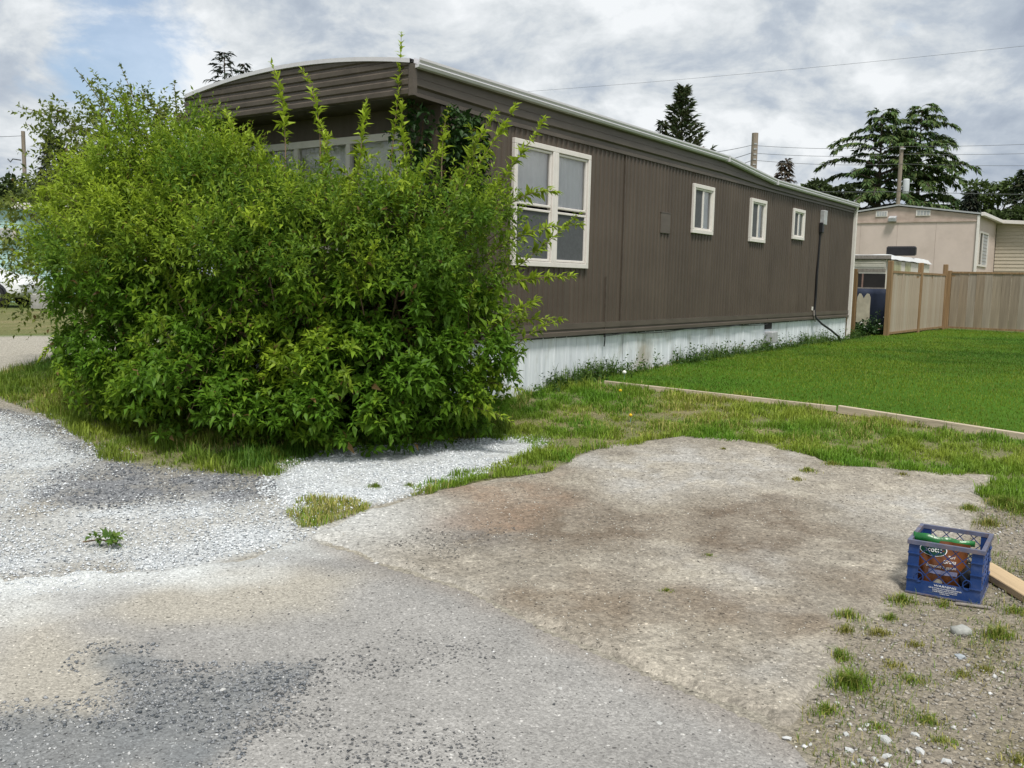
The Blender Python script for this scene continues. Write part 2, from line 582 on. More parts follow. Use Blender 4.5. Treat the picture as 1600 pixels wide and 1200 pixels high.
M['mint'] = pmat('mint_lap_siding', (.42, .60, .58), .6, .06, 2, stretch=(.5, 2, 4))
M['cream'] = pmat('cream_fibreglass', (.66, .64, .55), .45, .08, 2, dirt=(.36, .34, .24), dirt_scale=2.5, dirt_amt=.5)
M['tarp'] = pmat('white_tarp', (.56, .57, .56), .5, .07, 6, bump=.4, bscale=7)
M['stain_window'] = pmat('stained_acrylic', (.36, .37, .20), .35, .3, 5, dirt=(.60, .60, .45), dirt_scale=5, dirt_amt=.9)
M['navy'] = pmat('navy_canvas', (.018, .026, .05), .7, .3, 4)
M['hide'] = pmat('cream_hide', (.50, .46, .36), .9, .18, 5, dirt=(.3, .26, .18), dirt_scale=4)
M['pole'] = wood_mat('utility_pole_wood', (.27, .225, .18), .3, 2, dirt=(.14, .13, .11))
M['wire'] = pmat('wire', (.09, .095, .10), .6, .1, 3)
M['transformer'] = pmat('transformer_grey', (.50, .53, .55), .45, .1, 3)
M['bark'] = pmat('bark', (.085, .065, .05), .9, .3, 8, stretch=(2, 2, .4), bump=.6, bscale=20)
M['twig'] = pmat('twig', (.15, .105, .065), .85, .25, 10)
M['dry_twig'] = pmat('dry_twig', (.24, .16, .10), .9, .25, 10)
M['leaf'] = attr_mat('shrub_leaf', .50, .42, .14, 25, spec=.22)
M['leaf_dark'] = attr_mat('vine_leaf', .5, .2, .15, 20, spec=.3)
M['needles'] = attr_mat('needles', .65, .12, .2, 6, spec=.2)
M['tree_leaf'] = attr_mat('tree_leaf', .6, .25, .2, 4, spec=.2)
M['grass'] = attr_mat('grass_blade', .55, .30, .12, 8, spec=.25)
M['stone'] = attr_mat('gravel_stone', .85, 0, .2, 60, spec=.2)
M['ground'] = attr_mat('ground_soil_gravel', .95, 0, .38, 40, bump=.8, gravel=85, spec=.15)
M['driveway'] = attr_mat('dusty_asphalt', .92, 0, .22, 60, bump=.4, spec=.15, gravel=130)
M['pad'] = attr_mat('worn_paving', .93, 0, .34, 26, bump=.6, spec=.15, gravel=95)
M['lawn'] = attr_mat('lawn_soil', .95, 0, .3, 30, bump=.6, spec=.1)
M['blue'] = pmat('blue_crate_plastic', (.010, .043, .17), .45, .22, 9, 6, dirt=(.12, .13, .16), dirt_scale=9, dirt_amt=.35, spec=.45)
M['blue_rim'] = pmat('scuffed_crate_rim', (.11, .12, .18), .6, .3, 12, dirt=(.22, .15, .12), dirt_scale=14, dirt_amt=.8)
M['bag_brown'] = pmat('brown_bag_film', (.155, .052, .014), .32, .25, 7, bump=.5, bscale=9, spec=.5)
M['bag_green'] = pmat('green_bag_film', (.012, .14, .03), .3, .35, 10, bump=.6, bscale=12, spec=.5)
M['bag_dark_green'] = pmat('dark_green_print', (.006, .05, .03), .35, .1, 5)
M['bag_lilac'] = pmat('lilac_print', (.38, .38, .58), .4, .08, 8)
M['print_white'] = pmat('white_print', (.80, .80, .80), .5, .04, 5)
M['white_plastic'] = pmat('white_plastic', (.74, .76, .77), .4, .05, 5)
M['car_white'] = pmat('white_car_paint', (.78, .79, .80), .25, .02, 2, spec=.5)
M['car_glass'] = pmat('dark_car_glass', (.02, .025, .03), .08, .1, 2, spec=.6)
M['rubber'] = pmat('tyre_rubber', (.02, .02, .021), .8, .2, 20, bump=.3)
M['alloy'] = pmat('alloy_rim', (.62, .63, .64), .3, .05, 5, metal=.7)
M['lamp_red'] = pmat('lamp_red', (.4, .02, .02), .3, .1, 5)
M['lamp_clear'] = pmat('lamp_clear', (.7, .72, .74), .15, .05, 5)
M['white_flower'] = pmat('white_flower', (.8, .8, .76), .8, .05, 20)
M['yellow_flower'] = pmat('yellow_flower', (.75, .5, .02), .7, .1, 20)
M['rust'] = pmat('rusty_cap', (.26, .17, .14), .7, .25, 8)
M['ac_panel'] = pmat('ac_unit_beige', (.55, .50, .43), .6, .1, 8)


# ------------------------------------------------------------------ plan of the ground (surveyed outlines)
PAD = GP([(492, 838), (560, 803), (640, 780), (760, 752), (850, 742), (905, 714), (960, 697), (1010, 691), (1065, 684), (1160, 691),
          (1240, 704), (1290, 722), (1320, 730), (1400, 736), (1556, 748), (1535, 790), (1500, 850), (1410, 915), (1330, 985), (1290, 1060),
          (1250, 1110), (1243, 1160), (1190, 1128), (1000, 1048), (800, 957), (740, 925), (640, 896), (600, 882), (560, 863), (520, 853)])
DRIVE = np.vstack([GP([(-220, 930), (0, 905), (100, 908), (300, 882), (492, 838), (520, 853), (560, 863), (600, 882), (640, 896), (740, 925), (800, 957),
                       (1000, 1048), (1190, 1128), (1243, 1160), (1290, 1210)]), [(1.0, 2.2), (1.0, -3.0), (-7.0, -3.0), (-7.0, 4.0)]])
LAWN = np.vstack([GP([(1700, 703), (1600, 688), (1305, 640), (945, 600)]), [(1.0, 11.2), (7.55, 20.2), (8.2, 21.2), (10.3, 23.5), (11.75, 25.1), (18.5, 20.3)], [(16.0, 9.0), (9.5, 6.5)]])
W1 = GP([(-250, 640), (0, 648), (60, 655), (130, 690), (150, 718), (110, 750), (40, 790), (120, 800), (250, 790), (400, 785), (480, 800), (490, 838), (300, 880), (100, 905), (-250, 930)])
W3 = GP([(405, 752), (450, 722), (500, 703), (560, 695), (640, 690), (720, 686), (800, 678), (860, 684), (850, 708), (760, 737), (650, 772), (570, 792), (480, 806), (430, 790)])
DARKG = GP([(0, 640), (90, 668), (140, 700), (160, 722), (300, 735), (420, 752), (430, 775), (380, 785), (250, 785), (150, 795), (60, 780), (60, 740), (140, 718), (60, 660)])
DARK_DRIVE = [GP([(-60, 1130), (60, 1120), (130, 1140), (195, 1128), (190, 1085), (240, 1050), (330, 1046), (420, 1048), (500, 1038), (480, 1070), (430, 1105), (330, 1150), (300, 1215), (-60, 1215)]),
              GP([(130, 1010), (190, 1005), (220, 1030), (200, 1060), (160, 1040)])]
SPARSE_DRIVE = GP([(420, 1060), (560, 1020), (650, 985), (760, 1020), (740, 1080), (720, 1130), (800, 1215), (330, 1215), (430, 1110)])
RGRAV = np.vstack([GP([(1556, 748), (1535, 790), (1500, 850), (1410, 915), (1330, 985), (1290, 1060), (1250, 1110), (1243, 1160), (1290, 1215)]), [(1.0, 2.2), (5.0, 1.8), (7.5, 5.5), (5.0, 7.1)]])
ROUGH = GP([(835, 592), (945, 598), (1305, 640), (1600, 690), (1720, 706), (1720, 770), (1600, 785), (1545, 775), (1556, 748), (1400, 736), (1320, 730), (1290, 722), (1240, 704),
            (1160, 691), (1065, 684), (1010, 691), (960, 697), (905, 714), (865, 715), (850, 690), (780, 680), (700, 670), (700, 600)])
BUSHGRASS = GP([(-40, 598), (20, 628), (80, 650), (140, 688), (165, 716), (300, 732), (425, 747), (500, 704), (640, 690), (780, 680), (840, 600), (500, 560), (100, 560)])
STRIP = [GP([(452, 800), (475, 785), (560, 782), (575, 800), (520, 812), (480, 826)]), GP([(640, 776), (700, 752), (770, 735), (850, 712), (880, 700), (900, 716), (850, 744), (760, 756)])]
LEFTGRASS = GP([(-300, 488), (0, 484), (140, 486), (200, 500), (140, 520), (0, 524), (-300, 528)])
ROAD = GP([(-400, 526), (0, 526), (120, 524), (260, 528), (200, 560), (110, 575), (0, 583), (-400, 590)])
STAIN = [GP([(720, 790), (860, 770), (1000, 800), (1120, 790), (1210, 785), (1300, 815), (1330, 850), (1240, 880), (1100, 870), (1000, 850), (850, 860), (760, 840)]),
         GP([(800, 950), (900, 925), (1050, 930), (1200, 975), (1290, 960), (1340, 900), (1400, 880), (1420, 905), (1330, 985), (1240, 1010), (1080, 985), (960, 985)]),
         GP([(660, 770), (760, 755), (870, 745), (880, 775), (820, 815), (700, 825)])]
PALE = [GP([(930, 720), (1060, 695), (1230, 712), (1270, 750), (1120, 780), (960, 770)]), GP([(1290, 790), (1500, 770), (1510, 830), (1400, 850)]),
        GP([(1080, 880), (1200, 870), (1260, 920), (1150, 940)]), GP([(1100, 1030), (1250, 1000), (1270, 1060), (1180, 1100)])]
TAN_DRIVE = [GP([(0, 960), (60, 940), (130, 1000), (190, 1060), (195, 1125), (120, 1140), (0, 1110)]), GP([(330, 880), (560, 900), (520, 960), (300, 980), (150, 960)])]


def soft(x, y, poly, w, amp=.25, sc=2.0, seed=1):
    return sstep(-w, w, poly_sd(x, y, poly) + (fbm(x, y, sc, 4, seed) - .5) * amp)


def mixc(c, new, m):
    return c * (1 - m[:, None]) + np.asarray(new) * m[:, None]


def col_ground(x, y):
    n = fbm(x, y, .9, 4, 21); n2 = fbm(x, y, 5, 3, 31)
    c = np.tile(np.array([.30, .275, .225]), (len(x), 1)) * (.8 + .4 * n)[:, None]
    far = sstep(13, 16, y) + sstep(8, 12, np.abs(x))
    c = mixc(c, (.10, .14, .035), np.clip(far, 0, 1))
    g = np.maximum(soft(x, y, ROUGH, .12, .35, 3, 4), soft(x, y, BUSHGRASS, .12, .3, 3, 5))
    g = np.maximum(g, soft(x, y, LEFTGRASS, .2, .6, 1.5, 6))
    for s in STRIP:
        g = np.maximum(g, soft(x, y, s, .05, .15, 5, 7))
    dg = soft(x, y, DARKG, .18, .5, 2.5, 8)
    w = np.maximum(soft(x, y, W1, .25, .7, 2.2, 9) * np.maximum(.55 + .45 * sstep(.40, .56, fbm(x, y, 1.3, 4, 19)), sstep(-.9, -.1, poly_sd(x, y, DRIVE))), soft(x, y, W3, .08, .25, 3, 10))
    r = soft(x, y, ROAD, .25, .5, 1, 12)
    c = mixc(c, (.36, .335, .28), r)
    c = mixc(c, (.56, .59, .61), w * (.6 + .4 * n2))
    c = mixc(c, (.22, .225, .235), dg * (.55 + .45 * sstep(.35, .6, n2)))
    rg = soft(x, y, RGRAV, .1, .25, 3, 14)
    c = mixc(c, (.235, .205, .16), rg * .9)
    c = mixc(c, (.17, .15, .08), rg * sstep(.5, .7, fbm(x, y, 2.2, 4, 40)) * .6)
    soil = np.array([.15, .15, .06])
    c = mixc(c, soil, g * (.75 + .25 * n))
    c = mixc(c, (.27, .22, .12), g * sstep(.56, .7, fbm(x, y, 1.7, 4, 17)) * .5)
    return c


def col_drive(x, y):
    n = fbm(x, y, .8, 4, 51); n2 = fbm(x, y, 4, 4, 52)
    c = np.tile(np.array([.295, .286, .270]), (len(x), 1)) * (.66 + .36 * n + .30 * n2)[:, None]
    for k, t in enumerate(TAN_DRIVE):
        c = mixc(c, (.39, .36, .30), soft(x, y, t, .16, .4, 2, 60 + k) * .75)
    edge = poly_sd(x, y, W1)
    c = mixc(c, (.60, .62, .61), sstep(-.62, .10, edge + (n2 - .5) * .5 + (n - .5) * .4) * .85)
    for k, t in enumerate(DARK_DRIVE):
        c = mixc(c, (.17, .18, .185), soft(x, y, t, .10, .38, 4, 70 + k) * (.45 + .6 * n2))
    lip = poly_sd(x, y, PAD)
    c = mixc(c, (.25, .215, .18), sstep(-.25, 0, lip + (n2 - .5) * .2) * .55)
    c = mixc(c, (.23, .235, .225), sstep(-3.05, -3.5, x + .55 * (y - 4.6)) * sstep(3.2, 4.0, y) * .5)
    return c


def col_pad(x, y):
    n = fbm(x, y, .9, 4, 81); n2 = fbm(x, y, 4.5, 5, 82, .6); n3 = fbm(x, y, 12, 3, 83)
    c = np.tile(np.array([.295, .266, .220]), (len(x), 1)) * (.62 + .30 * n + .50 * n2)[:, None]
    for k, t in enumerate(PALE):
        c = mixc(c, (.385, .37, .34), soft(x, y, t, .3, .8, 2, 90 + k) * (.35 + .65 * sstep(.38, .60, fbm(x, y, 4.5, 6, 150 + k, .68))))
    c = mixc(c, (.40, .365, .30), sstep(.52, .70, n2) * .6)
    c = mixc(c, (.17, .145, .11), sstep(.52, .70, fbm(x, y, 3.1, 5, 84, .65)) * .38)
    for k, t in enumerate(STAIN):
        cc = [(.155, .122, .09), (.20, .162, .12), (.27, .195, .14)][k]
        c = mixc(c, cc, soft(x, y, t, .25, 1.0, 2.2, 95 + k) * (.58 + .42 * sstep(.40, .60, fbm(x, y, 4.0, 6, 140 + k, .68))) * (.75 + .25 * n3))
    lip = poly_sd(x, y, PAD)
    c = mixc(c, (.52, .51, .47), sstep(.12, .0, lip) * sstep(.8, -.6, x) * .22 * (y < 6))
    c = mixc(c, (.52, .53, .52), sstep(1.1, 0, np.hypot(x + 1.1, y - 5.9)) * .75)
    c = mixc(c, (.17, .16, .15), sstep(.5, 0, np.hypot((x + .25) * .8, y - 5.55)) * sstep(.42, .6, n2) * .6)
    return c


def grid_axis(lo, hi, step, far, grow=1.22):
    a = list(np.arange(lo, hi, step)); s = step; p = a[0]; q = a[-1]; left = []; right = []
    while p > -far:
        s *= grow; p -= s; left.append(p)
    s = step
    while q < far:
        s *= grow; q += s; right.append(q)
    return np.array(left[::-1] + a + right)


gx = grid_axis(-8.5, 8.5, .045, 900); gy = grid_axis(1.8, 14.0, .045, 900)
XX, YY = np.meshgrid(gx, gy)
xx, yy = XX.ravel(), YY.ravel()
nx = len(gx)
ii = (np.arange(len(gy) - 1)[:, None] * nx + np.arange(nx - 1)[None, :]).ravel()
quads = np.stack([ii, ii + 1, ii + nx + 1, ii + nx], 1)
zz0 = gz(xx, yy)
tag(link('ground', np_mesh('ground', np.stack([xx, yy, zz0 - .012 * (poly_sd(xx, yy, PAD) > .1)], 1), quads, col_ground(xx, yy), True), M['ground']), kind='structure')


def sheet(name, poly, off, mat, colf, amp=.06, sc=6, x_rng=None, step=.04, seed=3):
    lo = poly.min(0) - .2; hi = poly.max(0) + .2
    ax = np.arange(lo[0], hi[0], step); ay = np.arange(lo[1], hi[1], step)
    X, Y = np.meshgrid(ax, ay); x, y = X.ravel(), Y.ravel()
    sd = poly_sd(x, y, poly) + (fbm(x, y, sc, 4, seed) - .5) * amp
    if name == 'driveway':
        sd = np.where(poly_sd(x, y, PAD) > -.3, sd, sd + (fbm(x, y, 2.5, 5, 77) - .5) * .5)
    n = len(ax)
    i0 = (np.arange(len(ay) - 1)[:, None] * n + np.arange(n - 1)[None, :]).ravel()
    q = np.stack([i0, i0 + 1, i0 + n + 1, i0 + n], 1)
    keep = (sd[q] > 0).any(1)
    q = q[keep]
    used = np.unique(q); rem = np.full(len(x), -1); rem[used] = np.arange(len(used))
    x, y, sd = x[used], y[used], sd[used]
    # the edge rolls down into the ground
    z = gz(x, y) + np.where(sd > step, off, off - .035 * sstep(step, -.02, sd))
    return link(name, np_mesh(name, np.stack([x, y, z], 1), rem[q], colf(x, y), True), mat)


tag(sheet('driveway', DRIVE, .006, M['driveway'], col_drive, .05), kind='structure')
tag(sheet('parking_pad', PAD, .020, M['pad'], col_pad, .10, 5), kind='structure')


def col_lawn(x, y):
    n = fbm(x, y, .7, 3, 111)
    return np.tile(np.array([.055, .125, .010]), (len(x), 1)) * (.8 + .4 * n)[:, None]


tag(sheet('lawn', LAWN, .03, M['lawn'], col_lawn, .02, 6, step=.12), kind='structure')

# ------------------------------------------------------------------ the brown mobile home
HX, HY, HB = .350, 10.395, .50
HROT = math.pi / 2 - R(35.45)
dA = np.array([math.cos(HROT), math.sin(HROT)]); dB = np.array([-dA[1], dA[0]])


def to_local(x, y):
    dx, dy = np.asarray(x) - HX, np.asarray(y) - HY
    return dx * dA[0] + dy * dA[1], dx * dB[0] + dy * dB[1]


def to_world(s, w):
    return HX + dA[0] * s + dB[0] * w, HY + dA[1] * s + dB[1] * w


S0, S1, SF, WID = -1.85, 11.9, -2.29, 3.30     # front wall, rear wall, front fascia, width


def zeave(s):
    return float(np.interp(s, [-3, 4.76, 6.89, 13], [3.53, 3.515, 3.375, 3.36]))


home = tag(empty('mobile_home', (HX, HY, HB), HROT),
           'long dark brown mobile home with ribbed siding, arched roof and white skirting', 'mobile home')
HL = (0, 0, -HB)


def hp(mb, name, mat, parent=home, smooth=False):
    return mb.build(name, mat, parent, HL if parent is home else None, smooth=smooth)


WINS = [(-.70, .85, 1.81, 3.13), (3.73, 4.46, 2.39, 3.09), (5.96, 6.64, 2.37, 3.07), (8.01, 8.64, 2.51, 3.06)]
# ribbed siding in overlapping sheets, cut round the windows
seams = [S0, -.72, .46, 1.735, 2.95, 4.18, 5.40, 6.62, 7.84, 9.10, 10.30, S1]
PITCH_RIB = .102
for k in range(len(seams) - 1):
    a, b = seams[k], seams[k + 1]
    lift = -.004 if k % 2 else 0.0
    pts = []
    x = a
    while x < b - 1e-6:
        for dx, dy in ((0, 0), (.058, 0), (.068, -.013), (.092, -.013)):
            if x + dx < b: pts.append((x + dx, dy))
        x += PITCH_RIB
    pts.append((b + .012, 0))
    for w in WINS:
        for e in (w[0] + .02, w[1] - .02):
            if a < e < b: pts.append((e, -.004))
    pts.sort()
    m = MB(); v = []; f = []
    for i in range(len(pts) - 1):
        (x0, y0), (x1, y1) = pts[i], pts[i + 1]
        cuts = [(1.15, 3.27)]
        for w in WINS:
            if w[0] + .02 <= (x0 + x1) / 2 <= w[1] - .02:
                cuts = [(1.15, w[2] + .02), (w[3] - .02, 3.27)]
        for z0, z1 in cuts:
            n = len(v)
            v += [(x0, y0 + lift, z0), (x1, y1 + lift, z0), (x1, y1 + lift, z1), (x0, y0 + lift, z1)]
            f.append((n, n + 1, n + 2, n + 3))
    m.add(v, f)
    bm = bmesh.new(); me = bpy.data.meshes.new('siding_panel')
    me.from_pydata(m.v, [], m.f); bm.from_mesh(me)
    bmesh.ops.remove_doubles(bm, verts=bm.verts, dist=1e-5)
    bm.to_mesh(me); bm.free()
    link('siding_panel', me, M['brown_sheets'][(k * 7 + k // 3) % 4], home, HL)
# a few vertical seam battens that stand out
for s, z0, z1 in ((1.735, 1.10, 3.25), (1.34, .98, 1.72), (7.02, 1.0, 1.72), (10.30, 1.1, 3.2)):
    hp(MB().box(s - .006, s + .006, -.022, -.004, z0, z1), 'seam_strip', M['brown_trim'])


def swept(prof_fn, stations):
    m = MB(); n = None
    for s in stations:
        p = prof_fn(s)
        n = len(p)
        m.v += [(s, y, z) for y, z in p]
    for i in range(len(stations) - 1):
        for k in range(n - 1):
            m.f.append((i * n + k, (i + 1) * n + k, (i + 1) * n + k + 1, i * n + k + 1))
    return m


ST = [SF, -1.0, 0, 1.5, 3, 4.2, 4.76, 5.3, 6, 6.5, 6.89, 8, 9.5, 11, S1 + .02]


def upper_fascia(s):
    zt = zeave(s) + .01
    zb = 3.245 if s > S0 else 3.29
    h = zt - zb
    q = [(0, 0), (-.030, .0), (-.030, .12), (-.018, .15), (-.018, .30), (-.048, .36), (-.048, .60), (-.038, .64), (-.038, .88), (-.06, .93), (-.06, 1.0)]
    return [(y, zb + t * h) for y, t in q]


hp(swept(upper_fascia, ST), 'eave_fascia', M['brown_trim'])
hp(swept(lambda s: [(0, 1.165), (-.022, 1.165), (-.022, 1.10), (-.010, 1.095), (-.010, 1.075), (-.035, 1.065), (-.035, 1.025), (-.012, 1.015), (.05, 1.015)], [S0, 2, 5, 7.0, 7.1, 9, S1]),
   'bottom_trim', M['brown_trim'])


def gutter_prof(s):
    z = zeave(s)
    return [(-.045, z + .005), (-.060, z - .008), (-.105, z - .004), (-.118, z + .020), (-.112, z + .035), (-.125, z + .055), (-.125, z + .075), (-.115, z + .075), (-.100, z + .02), (-.055, z + .02), (-.05, z + .08)]


g = swept(gutter_prof, ST)
n_ = len(gutter_prof(0))
g.f.append(tuple(range(n_ - 1, -1, -1)))
gut = hp(g, 'gutter', M['gutter'])
for s in (4.76, 6.89):
    z = zeave(s)
    gb = MB().box(s - .02, s + .02, -.129, -.05, z - .013, z + .079)
    hp(gb, 'gutter_joint', M['gutter'])


def arch(s, w):
    return zeave(s) + .055 + .135 * (1 - ((w - WID / 2) / (WID / 2)) ** 2)


m = MB(); ws = np.linspace(-.05, WID + .05, 17)
for s in ST:
    m.v += [(s, w, arch(s, w)) for w in ws]
for i in range(len(ST) - 1):
    for k in range(16):
        m.f.append((i * 17 + k, (i + 1) * 17 + k, (i + 1) * 17 + k + 1, i * 17 + k + 1))
hp(m, 'roof', M['roof'], smooth=True)
# front fascia: horizontal ribs cut by the arch
m = MB(); zl = []
z = 3.29
while z < 3.80:
    zl += [(z, 0), (z + .012, -.016), (z + .05, -.019), (z + .066, -.002)]
    z += .084
ws = np.linspace(0, WID, 25)
for z, dx in zl:
    m.v += [(SF + dx, w, min(z, arch(SF, w) - .004)) for w in ws]
for i in range(len(zl) - 1):
    for k in range(24):
        if zl[i][0] < max(arch(SF, ws[k]), arch(SF, ws[k + 1])):
            m.f.append((i * 25 + k, i * 25 + k + 1, (i + 1) * 25 + k + 1, (i + 1) * 25 + k))
hp(m, 'front_fascia', M['brown_trim'])
hp(MB().box(SF - .022, SF + .03, -.064, -.006, 3.283, zeave(SF) + .03), 'corner_post', M['brown_trim'])
m = MB()
for k in range(24):
    a, b = ws[k] - .03, ws[k + 1] - .03
    za, zb = arch(SF, ws[k]), arch(SF, ws[k + 1])
    m.add([(SF - .035, a, za - .02), (SF - .035, b, zb - .02), (SF - .035, b, zb + .018), (SF - .035, a, za + .018),
           (SF + .05, a, za - .02), (SF + .05, b, zb - .02), (SF + .05, b, zb + .018), (SF + .05, a, za + .018)],
          [(0, 1, 2, 3), (4, 7, 6, 5), (3, 2, 6, 7), (0, 4, 5, 1)])
hp(m, 'roof_edge_trim', M['gutter'])
hp(MB().box(SF + .01, S0 + .02, .0, WID, 3.285, 3.30), 'soffit', M['brown_trim'])
# the front, the back and the far end
FW = (.42, 2.75, 1.90, 3.06)
m = MB()
m.add([(S0, a, b) for a, b in ((0, 1.02), (WID, 1.02), (WID, 3.29), (0, 3.29), (FW[0], FW[2]), (FW[1], FW[2]), (FW[1], FW[3]), (FW[0], FW[3]))],
      [(0, 1, 5, 4), (1, 2, 6, 5), (2, 3, 7, 6), (3, 0, 4, 7)])
hp(m, 'front_wall', M['brown'])
hp(MB().add([(S0, WID, 1.02), (S1, WID, 1.02), (S1, WID, 3.42), (S0, WID, 3.58)], [(0, 1, 2, 3)]), 'back_wall', M['brown'])
hp(MB().add([(S1, 0, 1.02), (S1, WID, 1.02)] + [(S1, w, arch(S1, w)) for w in np.linspace(WID, 0, 9)], [tuple(range(11))]), 'end_wall', M['brown'])
hp(MB().box(S0, S1, .02, WID, 1.0, 1.015), 'floor_deck', M['interior'])
hp(MB().box(S0 + .05, S1 - .05, 1.2, 1.25, 1.02, 3.3), 'partition', M['interior'])
# skirting sheets
xs = list(np.linspace(S0, S1, 12))
for k in range(11):
    a, b = xs[k], xs[k + 1]
    m = MB(); p = []
    x = a
    while x < b - .02:
        p += [(x, .03), (x + .10, .03), (x + .105, .024), (x + .12, .024), (x + .125, .03)]
        x += .25
    p = [q for q in p if q[0] < b] + [(b + .01, .03)]
    jit = random.uniform(-.006, .006)
    for q in p:
        m.v += [(q[0], q[1] + jit, .38), (q[0], q[1] + jit, 1.016)]
    for i in range(len(p) - 1):
        m.f.append((2 * i, 2 * i + 2, 2 * i + 3, 2 * i + 1))
    hp(m, 'skirting_panel', M['skirt'])
hp(MB().box(S0, S0 + .02, .03, WID, .3, 1.016), 'front_skirting', M['skirt'])
hp(MB().box(S1 - .03, S1 - .01, .03, WID, .38, 1.016), 'end_skirting', M['skirt'])
hp(MB().box(S0, S1, WID - .02, WID - .01, .38, 1.016), 'back_skirting', M['skirt'])
hp(MB().box(S1 - .005, S1 + .055, -.075, .0, .52, 3.40, .006), 'corner_trim', M['white_trim'])
hp(MB().box(7.0, 7.32, .012, .034, .90, 1.005), 'vent_opening', M['interior'])


def window(parent, s0, s1, z0, z1, panes, fw=.055, swap=False):
    """panes: list of (s0, s1, z0, z1, kind) inside the frame"""
    def fr(m, a, b, c, d, y0, y1, t):
        m.box(a, b, y0, y1, d - t, d, .004); m.box(a, b, y0, y1, c, c + t, .004)
        m.box(a, a + t, y0, y1, c + t, d - t, .004); m.box(b - t, b, y0, y1, c + t, d - t, .004)
    m = MB(); fr(m, s0, s1, z0, z1, -.045, .03, fw)
    w = hp(m, 'window', M['white_trim'], parent)
    for a, b, c, d, kind in panes:
        ms = MB(); fr(ms, a, b, c, d, -.028, .015, .026)
        link('sash', ms.mesh('sash'), M['white_trim'], w)
        i = .022
        gl = MB().add([(a + i, -.004, c + i), (b - i, -.004, c + i), (b - i, -.004, d - i), (a + i, -.004, d - i)], [(0, 1, 2, 3)])
        link('pane', gl.mesh('pane'), M['glass'], w)
        if kind == 'screen':
            sc = MB().add([(a + i, -.012, c + i), (b - i, -.012, c + i), (b - i, -.012, d - i), (a + i, -.012, d - i)], [(0, 1, 2, 3)])
            link('insect_screen', sc.mesh('insect_screen'), M['screen'], w)
        else:
            cm = MB(); nseg = 28
            for q in range(nseg + 1):
                x = a + (b - a) * q / nseg
                y = .030 + .010 * math.sin(q * 1.55 + s0) + .006 * math.sin(q * .63)
                cm.v += [(x, y, c), (x, y + .01, d)]
            for q in range(nseg):
                cm.f.append((2 * q, 2 * q + 2, 2 * q + 3, 2 * q + 1))
            link('curtain', cm.mesh('curtain', True), M['curtain_green'] if kind == 'green' else M['curtain'], w)
    return w


window(home, -.70, .09, 1.81, 3.13, [(-.64, .03, 2.46, 3.07, 'curtain'), (-.64, .03, 1.87, 2.43, 'screen')])
window(home, .094, .85, 1.81, 3.13, [(.154, .79, 2.46, 3.07, 'curtain'), (.154, .79, 1.87, 2.43, 'screen')])
window(home, *WINS[1], [(3.785, 4.10, 2.445, 3.035, 'screen'), (4.09, 4.405, 2.445, 3.035, 'curtain')])
window(home, *WINS[2], [(6.015, 6.31, 2.425, 3.015, 'screen'), (6.30, 6.585, 2.425, 3.015, 'curtain')])
window(home, *WINS[3], [(8.06, 8.33, 2.56, 3.01, 'screen'), (8.32, 8.59, 2.56, 3.01, 'green')])
# the front window, half hidden by the shrub (built in its own turned frame)
fe = MB()
fwin = empty('front_window', (S0, WID, -HB), -math.pi / 2); fwin.parent = home
ww = MB()
a, b, c, d = WID - FW[1], WID - FW[0], FW[2], FW[3]
for bx in ((a, b, -.04, .03, d - .07, d), (a, b, -.04, .03, c, c + .07), (a, a + .07, -.04, .03, c + .07, d - .07), (b - .07, b, -.04, .03, c + .07, d - .07),
           (a + (b - a) / 3 - .03, a + (b - a) / 3 + .03, -.035, .02, c + .07, d - .07), (a + 2 * (b - a) / 3 - .03, a + 2 * (b - a) / 3 + .03, -.035, .02, c + .07, d - .07)):
    ww.box(*bx)
link('frame', ww.mesh('frame'), M['white_trim'], fwin)
for k in range(3):
    x0 = a + .06 + (b - a - .09) / 3 * k; x1 = x0 + (b - a) / 3 - .06
    link('pane', MB().add([(x0, -.003, c + .06), (x1, -.003, c + .06), (x1, -.003, d - .06), (x0, -.003, d - .06)], [(0, 1, 2, 3)]).mesh('pane'), M['glass'], fwin)
link('curtain', MB().add([(a, .1, c), (b, .1, c), (b, .1, d), (a, .1, d)], [(0, 1, 2, 3)]).mesh('curtain'), M['curtain'], fwin)
# access hatch, meter, cable, skirting box, roof vents
hat = hp(MB().box(2.74, 3.03, -.030, -.006, 2.335, 2.605, .004), 'access_hatch', M['brown_trim'])
hp(MB().box(2.735, 3.035, -.034, -.006, 2.606, 2.618), 'hatch_hood', M['brown_trim'])
mtr = hp(MB().box(9.60, 9.78, -.10, -.008, 2.86, 3.14, .01), 'meter_box', M['grey_box'])
hp(MB().box(9.56, 9.66, -.085, -.012, 2.70, 2.90, .01), 'cable_head', M['black'])
hp(MB().tube([(9.60, -.03, 2.75), (9.585, -.028, 2.2), (9.555, -.03, 1.9), (9.56, -.03, 1.45), (9.53, -.03, 1.22), (9.50, -.045, 1.10)], .022, 6), 'cable', M['black'])
hp(MB().tube([(9.52, -.045, 1.12), (9.55, -.06, 1.05), (9.75, -.12, .93), (10.1, -.2, .80), (10.45, -.26, .66), (10.6, -.28, .50)], .02, 6), 'ground_cable', M['black'])
hp(MB().tube([(9.47, -.035, 1.20), (9.46, -.05, 1.1), (9.51, -.05, 1.02), (9.58, -.04, .98)], .012, 5), 'loose_cable', M['old_beam'])
hp(MB().box(9.38, 9.44, -.03, -.01, 1.2, 1.27), 'outlet_cover', M['white_trim'])
hp(MB().box(7.0, 7.28, -.12, .02, .66, .86, .012), 'utility_box', M['grey_box'])
hp(MB().tube([(1.34, -.02, 1.05), (1.335, -.025, .95), (1.33, -.02, .86)], .008, 5), 'drain_wire', M['black'])
